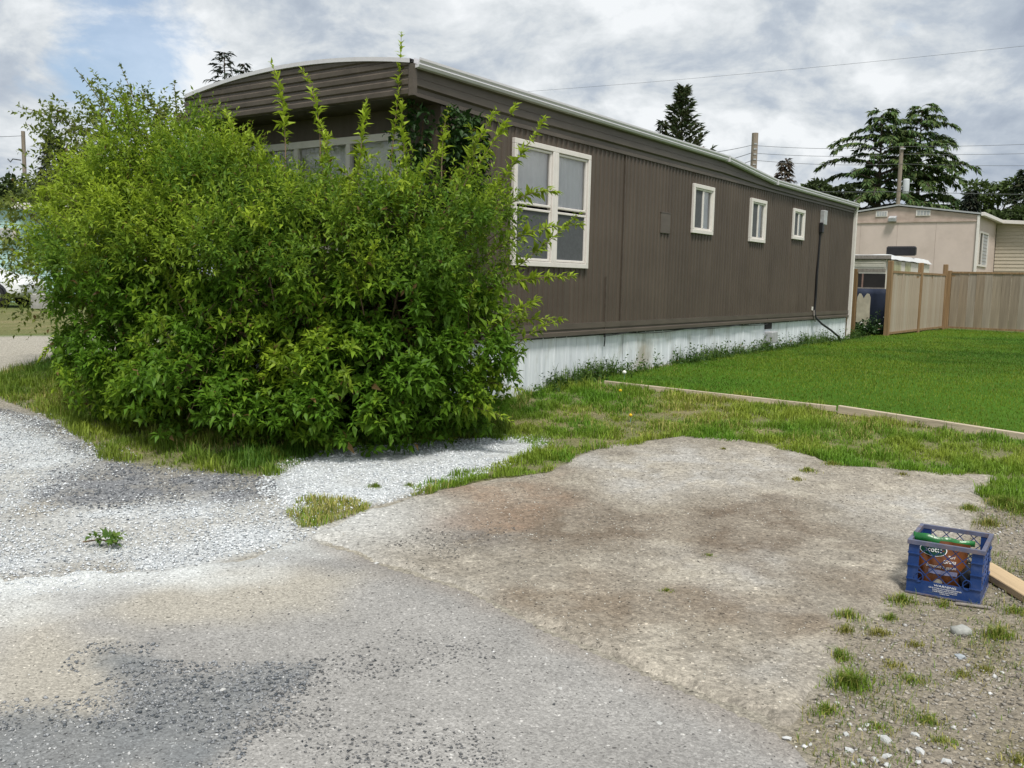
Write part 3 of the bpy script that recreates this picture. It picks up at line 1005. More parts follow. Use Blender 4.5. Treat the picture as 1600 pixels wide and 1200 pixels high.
hp(MB().tube([(s, -.03 - .01 * math.sin(s * 5), 1.01 - .022 * abs(math.sin(s * 1.7))) for s in np.linspace(1.3, 7.0, 40)], .006, 4), 'hanging_wire', M['black'])
for s, w, mt, nm in ((3.6, .62, 'gutter', 'roof_vent'), (4.95, .5, 'rust', 'roof_vent'), (7.6, 1.2, 'rust', 'roof_vent')):
    z = arch(s, w) - .02
    hp(MB().lathe([(.085, z), (.085, z + .10), (.15, z + .10), (.155, z + .13), (.11, z + .17), (.0, z + .185)], 18, (s, w, 0)), nm, M[mt], smooth=True)

# ------------------------------------------------------------------ fences and gate
def copy_obj(o, parent=None):
    c = o.copy(); col.objects.link(c); c.parent = parent
    return c


def fence_run(name, label, s0, w0, s1, w1, posts, bh, ph, boards, bw, pm, ends=True):
    x0, y0 = to_world(s0, w0); x1, y1 = to_world(s1, w1)
    z0 = float(gz0(x0, y0)); L = math.hypot(x1 - x0, y1 - y0)
    fr = tag(empty(name, (x0, y0, z0 - .01), math.atan2(y1 - y0, x1 - x0)), label, 'fence')
    slope = (float(gz0(x1, y1)) - z0) / L
    for t in posts:
        link('post', MB().box(t - .055, t + .055, -.055, .055, -.1, ph + random.uniform(-.02, .03), .008).mesh('post'), pm, fr, (0, 0, t * slope))
    for z, h, d, nm in ((bh, .05, .075, 'rail'), (.10, .05, .06, 'rail'), (bh - .09, .05, .03, 'rail')):
        for a, b in zip(posts[:-1], posts[1:]):
            m = MB(); m.bar((a + .056, -.0, z + a * slope), (b - .056, -.0, z + b * slope), d, h)
            link(nm, m.mesh(nm), pm, fr)
    base = None
    for a, b in zip(posts[:-1], posts[1:]):
        x = a + .065
        while x < b - .065:
            w = min(bw * random.uniform(.9, 1.08), b - .06 - x)
            if w < .02: break
            bt = bh - .025
            m = MB().box(-w / 2 + .002, w / 2 - .002, -.009, .009, .12, bt, .003)
            o = link('board', m.mesh('board'), random.choice(boards), fr, (x + w / 2, random.uniform(-.004, .004) - .012, (x) * slope))
            o.rotation_euler = (random.uniform(-.004, .004), random.uniform(-.003, .003), random.uniform(-.03, .03))
            x += w
    return fr


fence_run('wooden_fence', 'weathered grey board fence with two panels leading from the gate opening', 13.46, -.46, 18.5, -.69, [0, 2.53, 4.97], 1.50, 1.76, M['grey_boards'], .15, M['fence_post'])
fence_run('wooden_fence', 'tan cedar board fence across the far end of the lawn', 18.50, -.72, 18.15, -9.2, [.06, 2.45, 4.9, 7.35, 8.4], 1.57, 1.60, M['boards'], .205, M['fence_post'])
gx0, gy0 = to_world(13.22, .25)
gp = tag(empty('gate_frame', (gx0, gy0, float(gz0(gx0, gy0)))), 'brown timber post with rail framing the gap beside the house', 'gate post')
gp.rotation_euler = (0, 0, HROT)
link('post', MB().box(-.055, .055, -.06, .06, -.1, 1.54, .006).mesh('post'), M['fence_gate_post'], gp)
link('rail', MB().box(-.02, .02, -.66, -.06, 1.47, 1.545).mesh('rail'), M['old_beam'], gp)
link('side_board', MB().box(.0, .02, .06, .17, 0, 1.2).mesh('side_board'), M['fence_gate_post'], gp)

# ------------------------------------------------------------------ camper behind the fence
cx0, cy0 = to_world(15.2, -.02)
CZ = float(gz0(cx0, cy0))
camper = tag(empty('camper', (cx0, cy0, CZ), HROT), 'cream camper with ribbed side and stained window under a white tarp, behind the fence', 'camper')


def rounded(x0, x1, y0, y1, z0, z1, r=.12, seg=3):
    bm = bmesh.new(); bmesh.ops.create_cube(bm, size=1)
    for p in bm.verts:
        p.co = Vector(((x0 + x1) / 2 + p.co.x * (x1 - x0), (y0 + y1) / 2 + p.co.y * (y1 - y0), (z0 + z1) / 2 + p.co.z * (z1 - z0)))
    bmesh.ops.bevel(bm, geom=bm.edges[:], offset=r, segments=seg, affect='EDGES')
    m = MB(); m.bm(bm); return m


rounded(0, 4.6, 0, 2.1, .55, 1.90, .10).build('body', M['cream'], camper)
for z in (1.52, 1.62, 1.72):
    MB().box(-.006, .0, .12, 2.0, z, z + .012).build('side_rib', M['cream'], camper)
MB().box(-.010, -.002, .08, 1.9, .60, 1.46).build('louvre_window', M['interior'], camper)
MB().box(-.016, -.011,   .60, .64, 1.12, 1.46).build('window_bar', M['rust'], camper)
MB().box(-.05, -.011, .08, 1.9, 1.09, 1.12).build('window_ledge', M['old_beam'], camper)
for x0, x1 in ((.35, 1.15), (1.6, 2.2)):
    MB().box(x0, x1, -.008, .0, 1.35, 1.78).build('stained_window', M['stain_window'], camper)
for x in (1.1, 3.3):
    MB().lathe([(.0, -.02), (.2, -.02), (.31, 0), (.31, .2), (.2, .22), (0, .22)], 20, (x, .05, .31), 'y').build('wheel', M['rubber'], camper, smooth=True)
MB().box(.2, 4.4, .3, 1.8, .35, .56).build('chassis', M['black'], camper)
# wrinkled tarp over the roof
m = MB(); nx_, ny_ = 30, 20
for i in range(nx_ + 1):
    for j in range(ny_ + 1):
        x = -.04 + 4.68 * i / nx_; y = -.06 + 2.22 * j / ny_
        e = max(0, -x, x - 4.6, -y, y - 2.1)
        z = 1.905 + .03 * (mnoise.noise(Vector((x * 1.7, y * 1.9, 3))) + .7) + .10 * max(0, mnoise.noise(Vector((x * .9, y * .8, 8)))) - (1.6 * e + .02 * (e > 0))
        m.v.append((x, y, z))
for i in range(nx_):
    for j in range(ny_):
        k = i * (ny_ + 1) + j
        m.f.append((k, k + ny_ + 1, k + ny_ + 2, k + 1))
tag(m.build('tarp', M['tarp'], None, (cx0, cy0, CZ), HROT, True), 'wrinkled white tarp spread over the camper roof', 'tarp')
tr = MB(); rr = MB().box(2.5, 2.72, -.02, .72, 1.99, 2.24, .035)
pad_ = rr.build('black_cushion', M['black'], None, (cx0, cy0, CZ), HROT)
tag(pad_, 'black rounded cushion lying on the tarp of the camper roof', 'cushion')
tb = MB().box(-.14, -.10, -.05, 1.9, 1.82, 1.91).build('timber_beam', M['old_beam'], None, (cx0, cy0, CZ), HROT)
tag(tb, 'long weathered grey beam along the top of the camper side', 'beam')
# navy sheet with a cream hide, seen through the gap
nv = MB()
for i in range(13):
    for j in range(9):
        y = -.35 + 1.25 * i / 12; z = .0 + 1.09 * j / 8
        nv.v.append((-.55 + .03 * math.sin(i * 1.3) + .02 * math.sin(j), y, z))
for i in range(12):
    for j in range(8):
        k = i * 9 + j
        nv.f.append((k, k + 9, k + 10, k + 1))
nvo = nv.build('navy_sheet', M['navy'], None, (cx0, cy0, CZ), HROT, True)
sm = nvo.modifiers.new('thick', 'SOLIDIFY'); sm.thickness = .02
tag(nvo, 'dark navy canvas sheet hanging in the gap between house and fence', 'sheet')
hpoly = [(.06, .14), (.12, .09), (.22, .085), (.30, .10), (.345, .16), (.345, .40), (.35, .62), (.34, .76), (.30, .84), (.26, .83), (.21, .74), (.20, .72), (.17, .78), (.13, .84), (.08, .83), (.045, .74), (.05, .5), (.045, .3)]
hm = MB(); n = len(hpoly)
hm.v += [(-.60, y * 1.05 + .20, z * 1.04 + .10) for y, z in hpoly] + [(-.585, y * 1.05 + .20, z * 1.04 + .10) for y, z in hpoly]
hm.f += [tuple(range(n)), tuple(range(2 * n - 1, n - 1, -1))] + [(i, (i + 1) % n, (i + 1) % n + n, i + n) for i in range(n)]
tag(hm.build('cream_panel', M['hide'], None, (cx0, cy0, CZ), HROT), 'cream notched panel fixed on the navy sheet in the gap', 'panel')

# ------------------------------------------------------------------ the pink mobile home and its tan addition
px0, py0 = to_world(24.85, -.32)
PZ = float(gz0(px0, py0))
pink = tag(empty('mobile_home', (px0, py0, PZ), HROT), 'pale pink mobile home with low gable and two louvred vents, behind the fence', 'mobile home')
PW, PLn = 4.88, 4.05
zt = 3.91 - PZ; ze = 4.13 - PZ; za = 4.46 - PZ
for k in range(4):
    y0 = PW * k / 4 + .004; y1 = PW * (k + 1) / 4 - .004
    MB().box(0, .03, y0, y1, .0, zt - .02).build('wall_panel', M['pink'], pink)
MB().box(.010, .02, 0, PW, 0, zt).build('wall_backing', M['pink_trim'], pink)
MB().box(.031, PLn, .0, .03, 0, ze - .02).build('side_wall', M['pink'], pink)
MB().box(.031, 9, PW - .03, PW, 0, ze - .02).build('side_wall', M['pink'], pink)
MB().box(8.97, 9, .03, PW - .03, 0, ze - .02).build('end_wall', M['pink'], pink)
m = MB(); poly = [(0.0, zt + .03), (0.0, ze - .03), (PW / 2, za - .03), (PW, ze - .03), (PW, zt + .03)]
m.v += [(-.01, y, z) for y, z in poly] + [(.03, y, z) for y, z in poly]
m.f += [(4, 3, 2, 1, 0), (5, 6, 7, 8, 9)] + [(i, (i + 1) % 5, (i + 1) % 5 + 5, i + 5) for i in range(5)]
gab = m.build('gable', M['pink_trim'], pink)
MB().box(-.03, .03, -.01, PW, zt - .02, zt + .03).build('trim_board', M['pink_trim'], pink)
for y0, y1 in ((2.79, 3.18), (1.42, 1.88)):
    v0 = MB().box(-.035, -.012, y0, y1, 4.10 - PZ, 4.30 - PZ, .006).build('gable_vent', M['white_trim'], pink)
    for q in range(4):
        MB().box(-.040, -.036, y0 + .03 + (y1 - y0 - .06) * q / 4, y0 + .03 + (y1 - y0 - .06) * (q + .8) / 4, 4.13 - PZ, 4.27 - PZ).build('slat', M['grey_box'], v0)
lm = MB(); lm.add([(-.02, 2.48, 4.12 - PZ), (-.02, 2.72, 4.12 - PZ), (-.20, 2.72, 4.04 - PZ), (-.20, 2.48, 4.04 - PZ), (-.02, 2.48, 3.93 - PZ), (-.02, 2.72, 3.93 - PZ), (-.18, 2.72, 3.93 - PZ), (-.18, 2.48, 3.93 - PZ)],
                [(0, 1, 2, 3), (4, 7, 6, 5), (3, 2, 6, 7), (0, 3, 7, 4), (1, 5, 6, 2), (0, 4, 5, 1)])
lm.build('wall_lamp', M['grey_box'], pink)
for s_ in (0, 1):
    ya, yb = (-.12, PW / 2) if s_ == 0 else (PW / 2, PW + .12)
    zA, zB = (ze - .02, za) if s_ == 0 else (za, ze - .02)
    MB().add([(-.08, ya, zA), (9.1, ya, zA), (9.1, yb, zB), (-.08, yb, zB), (-.08, ya, zA + .05), (9.1, ya, zA + .05), (9.1, yb, zB + .05), (-.08, yb, zB + .05)],
             [(0, 3, 2, 1), (4, 5, 6, 7), (0, 1, 5, 4), (1, 2, 6, 5), (2, 3, 7, 6), (3, 0, 4, 7)]).build('roof_slope', M['roof'], pink)
MB().box(-.09, 4.4, -.24, -.121, ze - .07, ze + .045, .01).build('gutter', M['white_trim'], pink)
MB().box(-.05, .03, -.09, -.01, .0, ze - .05, .006).build('downpipe', M['white_trim'], pink)
wp = MB()
for bx in ((.56, 2.35, -.035, .0, 3.56 - PZ, 3.62 - PZ), (.56, 2.35, -.035, .0, 2.46 - PZ, 2.52 - PZ), (.56, .66, -.035, 0, 2.52 - PZ, 3.56 - PZ), (2.25, 2.35, -.035, 0, 2.52 - PZ, 3.56 - PZ), (1.22, 1.30, -.03, 0, 2.52 - PZ, 3.56 - PZ)):
    wp.box(*bx)
wpo = wp.build('window', M['white_trim'], pink)
MB().box(.66, 1.22, -.012, -.002, 2.52 - PZ, 3.56 - PZ).build('pane', M['car_glass'], wpo)
for q in range(9):
    MB().box(1.31, 2.25, -.016, -.004, 2.53 - PZ + .115 * q, 2.53 - PZ + .115 * q + .095).build('blind_slat', M['grey_box'], wpo)
# tan lap-sided addition: its front runs the way of the pink gable
ad = tag(empty('addition', (*to_world(28.9, -.32), PZ), HROT), 'tan lap-sided addition with white sloping eave joined to the pink home', 'addition')
q = 0
z = 0.0
while z < 3.5:
    h = min(.128, 3.5 - z)
    m = MB(); m.add([(-.022, -4.6, z), (-.022, -.02, z), (-.004, -.02, z + h), (-.004, -4.6, z + h), (.02, -4.6, z), (.02, -.02, z), (.02, -.02, z + h), (.02, -4.6, z + h)],
                    [(0, 3, 2, 1), (4, 5, 6, 7), (0, 1, 5, 4), (3, 7, 6, 2), (0, 4, 7, 3), (1, 2, 6, 5)])
    m.build('lap_board', M['tan_siding'], ad)
    z += .128
MB().box(.021, 4, -4.6, -4.58, 0, 3.3).build('side_wall', M['tan_siding'], ad)
MB().box(3.98, 4, -4.579, -.02, 0, 3.3).build('back_wall', M['tan_siding'], ad)
MB().add([(-.35, .15, 3.62), (4.2, .15, 3.62), (4.2, -5.0, 3.28), (-.35, -5.0, 3.28), (-.35, .15, 3.50), (4.2, .15, 3.50), (4.2, -5.0, 3.16), (-.35, -5.0, 3.16)],
         [(0, 3, 2, 1), (4, 5, 6, 7), (0, 4, 7, 3), (1, 2, 6, 5), (0, 1, 5, 4), (3, 7, 6, 2)]).build('eave_roof', M['white_trim'], ad)
MB().box(-.03, -.024, -3.6, -1.3, 3.05, 3.22).build('dark_vent', M['interior'], ad)

# ------------------------------------------------------------------ the mint house and the car at the left
mx0, my0 = -24.0, 30.6
MZ = float(gz0(mx0, my0))
mint = tag(empty('mint_house', (mx0, my0, MZ), R(1.5)), 'mint green lap-sided house with ribbed metal roof, behind the white car', 'house')
z = 0.0
while z < 3.2:
    h = .16
    MB().add([(0, -.022, z), (9.5, -.022, z), (9.5, -.004, z + h), (0, -.004, z + h), (0, .02, z), (9.5, .02, z), (9.5, .02, z + h), (0, .02, z + h)],
             [(0, 1, 2, 3), (4, 7, 6, 5), (0, 4, 5, 1), (3, 2, 6, 7), (0, 3, 7, 4), (1, 5, 6, 2)]).build('lap_board', M['mint'], mint)
    z += .16
MB().box(0, .03, .021, 5, 0, 3.2).build('side_wall', M['mint'], mint)
MB().box(9.47, 9.5, .021, 5, 0, 3.2).build('side_wall', M['mint'], mint)
MB().box(.03, 9.47, 4.97, 5, 0, 3.2).build('back_wall', M['mint'], mint)
m = MB(); n = 40
for k in range(n + 1):
    x = -.3 + 8.1 * k / n; dz = .025 * (k % 2)
    m.v += [(x, -.35, 3.24 + dz), (x, 5.2, 3.55 + dz)]
for k in range(n):
    m.f.append((2 * k, 2 * k + 2, 2 * k + 3, 2 * k + 1))
m.build('metal_roof', M['gutter'], mint)
MB().box(7.75, 12.2, -.75, -.70, 3.02, 3.22).build('awning_fascia', M['white_trim'], mint)
MB().box(7.75, 12.2, -.699, 3.0, 3.18, 3.225).build('awning_roof', M['white_trim'], mint)
for x in (10.2, 12.1):
    MB().box(x - .05, x + .05, -.69, -.6, 0, 3.17).build('awning_post', M['white_trim'], mint)
MB().box(7.05, 7.62, -.25, -.024, 2.05, 2.42, .01).build('air_conditioner', M['ac_panel'], mint)
MB().box(7.1, 7.5, -.256, -.251, 2.10, 2.38).build('grille', M['grey_box'], mint)
MB().box(4.4, 6.0, -.05, -.024, 1.2, 2.3).build('window', M['white_trim'], mint)

carx, cary = -14.78 - 1.35, 27.1
car = tag(empty('parked_car', (carx, cary, float(gz0(carx, cary)) + .01), 0), 'white parked car with silver spoked wheel at the left edge', 'car')
stn = [(-2.2, .38, .72, .95, .70), (-2.05, .28, .86, 1.10, .80), (-1.6, .24, .98, 1.38, .86), (-1.0, .22, .96, 1.46, .88), (-.2, .22, .93, 1.47, .88), (.45, .22, .92, 1.36, .88), (1.0, .22, .91, 1.02, .87),
       (1.5, .24, .86, .96, .86), (2.0, .26, .74, .86, .80), (2.2, .36, .62, .72, .64)]
bm = bmesh.new(); rings = []
for x, zl_, zb_, zt_, hw in stn:
    tw = hw * (.78 if zt_ > zb_ + .25 else .9)
    prof = [(-hw * .92, zl_), (-hw, zl_ + .15), (-hw, (zl_ + zb_) / 2), (-hw * .97, zb_), (-tw, zt_ - .05), (-tw * .8, zt_), (tw * .8, zt_), (tw, zt_ - .05), (hw * .97, zb_), (hw, (zl_ + zb_) / 2), (hw, zl_ + .15), (hw * .92, zl_)]
    rings.append([bm.verts.new((x, y, z)) for y, z in prof])
for i in range(len(rings) - 1):
    for k in range(12):
        bm.faces.new((rings[i][k], rings[i][(k + 1) % 12], rings[i + 1][(k + 1) % 12], rings[i + 1][k]))
bm.faces.new(rings[0][::-1]); bm.faces.new(rings[-1])
bmesh.ops.recalc_face_normals(bm, faces=bm.faces)
cb = MB(); cb.bm(bm)
body = cb.build('body', M['car_white'], car, smooth=True)
sb = body.modifiers.new('smooth', 'SUBSURF'); sb.levels = 2; sb.render_levels = 2
for x0, x1 in ((-1.35, -.35), (-.28, .62)):
    g_ = MB(); sgn = 1 if x0 > -1 else 0
    g_.add([(x0, -.872, .97), (x1 + (.12 if sgn else 0), -.868, .97), (x1 - (.25 if sgn else 0), -.745, 1.36), (x0 + (0 if sgn else .2), -.745, 1.38)], [(0, 1, 2, 3)])
    g_.build('side_window', M['car_glass'], car)
for x in (-1.35, 1.35):
    for y in (-.80, .80):
        s_ = -1 if y < 0 else 1
        wh = MB(); wh.lathe([(.20, -.10), (.30, -.105), (.33, -.07), (.33, .07), (.30, .105), (.20, .10)], 28, (x, y, .33), 'y')
        wo_ = wh.build('wheel', M['rubber'], car, smooth=True)
        MB().lathe([(.205, -.1), (.20, .0), (.0, .0)], 28, (x, y, .33), 'y').build('rim_dish', M['black'], wo_)
        for q in range(9):
            a = 2 * math.pi * q / 9
            MB().bar((x + .03 * math.cos(a), y + s_ * .085, .33 + .03 * math.sin(a)), (x + .215 * math.cos(a), y + s_ * .10, .33 + .215 * math.sin(a)), .022, .038, (0, 1, 0)).build('spoke', M['alloy'], wo_)
        MB().lathe([(.20, s_ * .095), (.225, s_ * .112), (.235, s_ * .10)], 28, (x, y, .33), 'y').build('rim_ring', M['alloy'], wo_)
    MB().lathe([(.36, -.90), (.40, -.885), (.40, -.6), (.0, -.6)], 24, (x, 0, .33), 'y').build('wheel_arch', M['black'], car)
rounded(1.9, 2.16, -.74, -.45, .58, .72, .04).build('headlight', M['lamp_clear'], car, smooth=True)
rounded(-2.2, -2.0, -.76, -.5, .72, .90, .04).build('tail_light', M['lamp_red'], car, smooth=True)
MB().box(-.9, -.75, -.90, -.88, .86, .89).build('door_handle', M['alloy'], car)
rounded(.42, .62, -1.05, -.86, .95, 1.08, .04).build('mirror', M['car_white'], car, smooth=True)
bx_, by_ = G(72, 482)[:2]
tag(rounded(-.35, .35, -.2, .2, -.05, .42, .03, 1).build('concrete_block', M['concrete'], None, (bx_, by_, float(gz0(bx_, by_)))), 'grey concrete block standing on the verge beside the white car', 'block')

# ------------------------------------------------------------------ poles and wires
def pole(name, label, u, v, Z, rad, extra=None):
    P = at(u, v, Z); zb = float(gz0(P[0], P[1]))
    e = tag(empty(name, (P[0], P[1], zb)), label, 'utility pole')
    h = P[2] - zb
    MB().tube([(0, 0, -.3), (0, 0, h * .5), (0, 0, h)], [rad * 1.12, rad * 1.05, rad], 12).build('shaft', M['pole'], e, smooth=False)
    return e, P, h


pA, PA, hA = pole('utility_pole', 'thick bare utility pole stub rising behind the brown roof', 1180, 208, 40, .14)
for q in range(6):
    MB().box(-.06, .06, -.155, -.13, hA - .5 - q * .22, hA - .44 - q * .22).build('step_bracket', M['grey_box'], pA)
pB, PB, hB = pole('utility_pole', 'slim utility pole with transformer in front of the cedars', 1409, 229, 45, .095)
MB().lathe([(0, hB - 2.3), (.14, hB - 2.28), (.15, hB - 2.2), (.15, hB - 1.62), (.13, hB - 1.56), (.0, hB - 1.54)], 18, (.30, -.1, 0)).build('transformer', M['transformer'], pB, smooth=True)
MB().bar((.1, -.1, hB - 1.9), (.2, -.1, hB - 1.9), .05, .05).build('bracket', M['grey_box'], pB)
MB().bar((-.12, -.14, hB - .12), (.12, -.14, hB - .12), .06, .06).build('pole_cap', M['grey_box'], pB)
pC, PC, hC = pole('utility_pole', 'grey utility pole above the mint house at the left edge', 36, 205, 45, .09)
MB().lathe([(0, hC - 3.0), (.15, hC - 2.98), (.16, hC - 2.2), (0, hC - 2.15)], 14, (.14, -.2, 0)).build('transformer', M['transformer'], pC, smooth=True)
MB().tube([(-.1, -.1, hC - 1.4), (-.5, -.1, hC - 1.35), (-.62, -.1, hC - 1.5), (-.75, -.1, hC - 1.35)], .03, 5).build('bracket_arm', M['wire'], pC)


def wire(label, pts, sag, rad=.011, grp='overhead wires'):
    out = []
    for a, b in zip(pts[:-1], pts[1:]):
        a = Vector(a); b = Vector(b)
        for k in range(21):
            t = k / 20
            p = a.lerp(b, t); p.z -= sag * 4 * t * (1 - t)
            if not out or (p - out[-1]).length > .01: out.append(p)
    tag(MB().tube(out, rad, 5).build('overhead_wire', M['wire']), label, 'wire', grp)


wire('single thin wire crossing the open sky above the brown roof', [at(560, 159, 32), at(1700, 61, 21)], .15, .0035)
wire('topmost of the parallel wires running past the cedars', [at(1174, 227, 40), at(1409, 229, 45), at(1800, 214, 45)], .12, .009)
wire('second of the parallel wires running past the cedars', [at(1174, 239, 40), at(1409, 241, 45), at(1800, 231, 45)], .12, .009)
wire('third of the parallel wires running past the cedars', [at(1174, 250, 40), at(1409, 256, 45), at(1800, 254, 45)], .12, .009)
wire('lowest dark wire running low across the cedars', [at(1150, 293, 42), at(1409, 299, 45), at(1800, 302, 45)], .1, .013)
wire('wire from the pole stub down behind the roof, upper', [at(1174, 227, 40), at(1070, 243, 30)], .05)
wire('wire from the pole stub down behind the roof, middle', [at(1174, 239, 40), at(1080, 262, 30)], .05, .014)
wire('wire from the pole stub down behind the roof, lower', [at(1174, 251, 40), at(1090, 274, 30)], .05, .014)
wire('wire leaving the left pole toward the left edge', [at(36, 212, 45), at(-120, 208, 40)], .1)
wire('slack wire falling from the left pole to the right', [at(38, 268, 45), at(130, 330, 34)], .2)

# ------------------------------------------------------------------ leaves, needles, blades, stones (numpy batches)
def unit(a):
    return a / np.maximum(np.linalg.norm(a, axis=-1, keepdims=True), 1e-9)


def rnd_dirs(n):
    return unit(RNG.normal(size=(n, 3)))


def leaf_arrays(P, D, L, W, C, fold=.22, droop=.18):
    """folded, drooping leaf: 5 vertices, 4 triangles"""
    n = len(P)
    D = unit(D)
    up = np.tile([0, 0, 1.0], (n, 1)) + RNG.normal(size=(n, 3)) * .35
    S = unit(np.cross(D, up)); N = unit(np.cross(S, D))
    L = np.broadcast_to(L, (n,))[:, None]; W = np.broadcast_to(W, (n,))[:, None]
    b = P
    m = P + D * L * .45 + N * L * .03
    l = m + S * W * .5 + N * W * fold
    r = m - S * W * .5 + N * W * fold
    t = P + D * L - N * L * droop
    V = np.stack([b, l, m, r, t], 1).reshape(-1, 3)
    o = (np.arange(n) * 5)[:, None, None]
    Fc = (o + np.array([[0, 2, 1], [0, 3, 2], [1, 2, 4], [2, 3, 4]])[None]).reshape(-1, 3)
    return V, Fc, np.repeat(C, 5, 0)


def merge(parts):
    V = []; Fc = []; C = []; k = 0
    for v, f, c in parts:
        V.append(v); Fc.append(f + k); C.append(c); k += len(v)
    return np.vstack(V), np.vstack(Fc), np.vstack(C)


def basis(A):
    A = unit(A)
    h = np.where(np.abs(A[:, 2:3]) < .9, np.array([[0, 0, 1.0]]), np.array([[1.0, 0, 0]]))
    X = unit(np.cross(A, h)); Y = np.cross(A, X)
    return A, X, Y


def sprigs(P, A, Lg, k, lL, lW, c_old, c_new, youth, spread=(78, 28), curve=.15):
    """leafy shoots: k leaves each, opening wide at the base and upright at the tip"""
    n = len(P)
    A, X, Y = basis(A)
    out = []
    ph = RNG.uniform(0, 6.28, n)
    for j in range(k):
        t = (j + .6) / k
        pos = P + A * (Lg * t)[:, None]
        pos[:, 2] += curve * Lg * t * t
        az = ph + (j % 2) * math.pi + (j // 2) * 1.571 + RNG.normal(size=n) * .35
        el = np.radians(spread[0] + (spread[1] - spread[0]) * t + RNG.normal(size=n) * 9)
        D = A * np.cos(el)[:, None] + (X * np.cos(az)[:, None] + Y * np.sin(az)[:, None]) * np.sin(el)[:, None]
        L = lL * (1 - .38 * t * t) * RNG.uniform(.55, 1.22, n)
        f = np.clip(youth * (.35 + .8 * t) + RNG.normal(size=n) * .08, 0, 1)[:, None]
        C = (np.asarray(c_old) * (1 - f) + np.asarray(c_new) * f) * RNG.uniform(.8, 1.15, n)[:, None]
        dead = RNG.random(n) < .012
        C[dead] = np.array([.20, .13, .05]) * RNG.uniform(.6, 1.2, (dead.sum(), 1))
        out.append(leaf_arrays(pos, D, L, L * lW, C))
    return merge(out)


def in_house(P, pad=.10):
    s, w = to_local(P[:, 0], P[:, 1])
    return (s > S0 - pad) & (w > -pad) & (s < S1 + .1) & (w < WID + .1) | ((s > SF - pad) & (w > -pad - .05) & (w < WID + .1) & (s < S1) & (P[:, 2] > 3.2))


def lobes_sample(lobes, density, inner=.35, hollow=.62):
    """points near the skin of a union of rough ellipsoids, with outward directions"""
    PP = []; NN = []; DD = []
    for (c, r, den) in lobes:
        c = np.array(c); r = np.array(r)
        area = 4 * math.pi * ((r[0] * r[1]) ** 1.6 / 3 + (r[0] * r[2]) ** 1.6 / 3 + (r[1] * r[2]) ** 1.6 / 3) ** (1 / 1.6)
        n = int(area * density * den)
        d = rnd_dirs(n)
        lump = np.array([mnoise.noise(Vector((q * 1.9 + c).tolist())) + .55 * mnoise.noise(Vector((q * 4.1 + c * 2).tolist())) for q in d])
        rho = np.where(RNG.random(n) < inner, RNG.uniform(.45, .85, n), RNG.uniform(.84, 1.05, n)) * (1 + .40 * lump)
        P = c + d * r * rho[:, None]
        keep = np.ones(n, bool)
        for (c2, r2, _) in lobes:
            if np.allclose(c2, c): continue
            keep &= np.linalg.norm((P - np.array(c2)) / np.array(r2), axis=1) > hollow
        PP.append(P[keep]); NN.append(unit(d / r)[keep]); DD.append(rho[keep])
    P = np.vstack(PP); N = np.vstack(NN); D = np.concatenate(DD)
    k = (P[:, 2] > gz0(P[:, 0], P[:, 1]) + .04) & ~in_house(P)
    cl = np.array([mnoise.noise(Vector((p * 2.6 + 11).tolist())) + .5 * mnoise.noise(Vector((p * 5.5).tolist())) for p in P])
    k &= (RNG.random(len(P)) < sstep(-.50, -.05, cl)) | (D < .7)
    return P[k], N[k], D[k]


def mesh_part(name, arr, mat, parent=None, kind=None):
    o = link(name, np_mesh(name, arr[0], arr[1], arr[2]), mat, parent)
    if kind: o['kind'] = kind
    return o


# ---- the big overgrown shrub in front of the house
LB = [((-2.22, 8.55, 1.36), (1.15, 1.0, 1.05), 1), ((-1.12, 8.2, 1.20), (.95, .78, .95), 1), ((-.66, 8.2, 2.03), (.52, .45, .52), .95),
      ((-1.60, 8.2, 1.88), (.80, .56, .54), 1), ((-3.10, 9.0, 1.80), (1.0, .85, .95), 1), ((-3.50, 9.1, 1.10), (.78, .66, .70), .9),
      ((-4.10, 9.6, 1.90), (.62, .6, .58), .7), ((-.42, 8.2, .98), (.48, .45, .60), .7), ((-1.33, 7.85, .66), (.72, .55, .62), 1),
      ((-2.42, 8.1, .70), (.75, .6, .65), 1), ((-.42, 8.4, 1.72), (.40, .42, .52), .55), ((-2.5, 8.55, 1.98), (.78, .62, .55), .95),
      ((-3.35, 9.3, 2.38), (.72, .65, .62), .9), ((-3.2, 8.6, .85), (.7, .6, .6), .8)]
root_b = G(520, 690)
shrub = tag(empty('shrub', (-1.9, 8.5, float(gz0(-1.9, 8.5)))), 'huge sprawling yellow-green leafy shrub overgrowing the front of the brown mobile home', 'shrub')
SHL = np.array(shrub.location)
P, N, rho = lobes_sample(LB, 120, .42)
# leafy clumps that bulge from the skin, each with its own tone
sk = np.where((rho > .88) & (P[:, 2] > .45) & ~((P[:, 2] > 2.3) & (P[:, 0] > -2.7)) & (P[:, 0] < -.25))[0]
cen = []
for i in RNG.permutation(sk):
    if all(np.linalg.norm(P[i] - P[j]) > .34 for j in cen):
        cen.append(i)
    if len(cen) >= 130:
        break
clump_tone = np.zeros(len(P))
PP_, NN_, RR_, TT_ = [P], [N], [rho], [clump_tone]
for i in cen:
    k = RNG.integers(34, 62)
    d = unit(RNG.normal(size=(k, 3)) + N[i] * .9 + np.array([0, 0, .25]))
    r_ = RNG.uniform(.16, .30)
    p = P[i] - N[i] * .05 + d * np.array([r_, r_, r_ * .75]) * RNG.uniform(.75, 1.08, (k, 1))
    ok = ~in_house(p) & (p[:, 2] > gz0(p[:, 0], p[:, 1]) + .05)
    PP_.append(p[ok]); NN_.append(d[ok]); RR_.append(np.full(ok.sum(), 1.0)); TT_.append(np.full(ok.sum(), RNG.normal(0, .26)))
P, N, rho, clump_tone = np.vstack(PP_), np.vstack(NN_), np.concatenate(RR_), np.concatenate(TT_)
n = len(P)
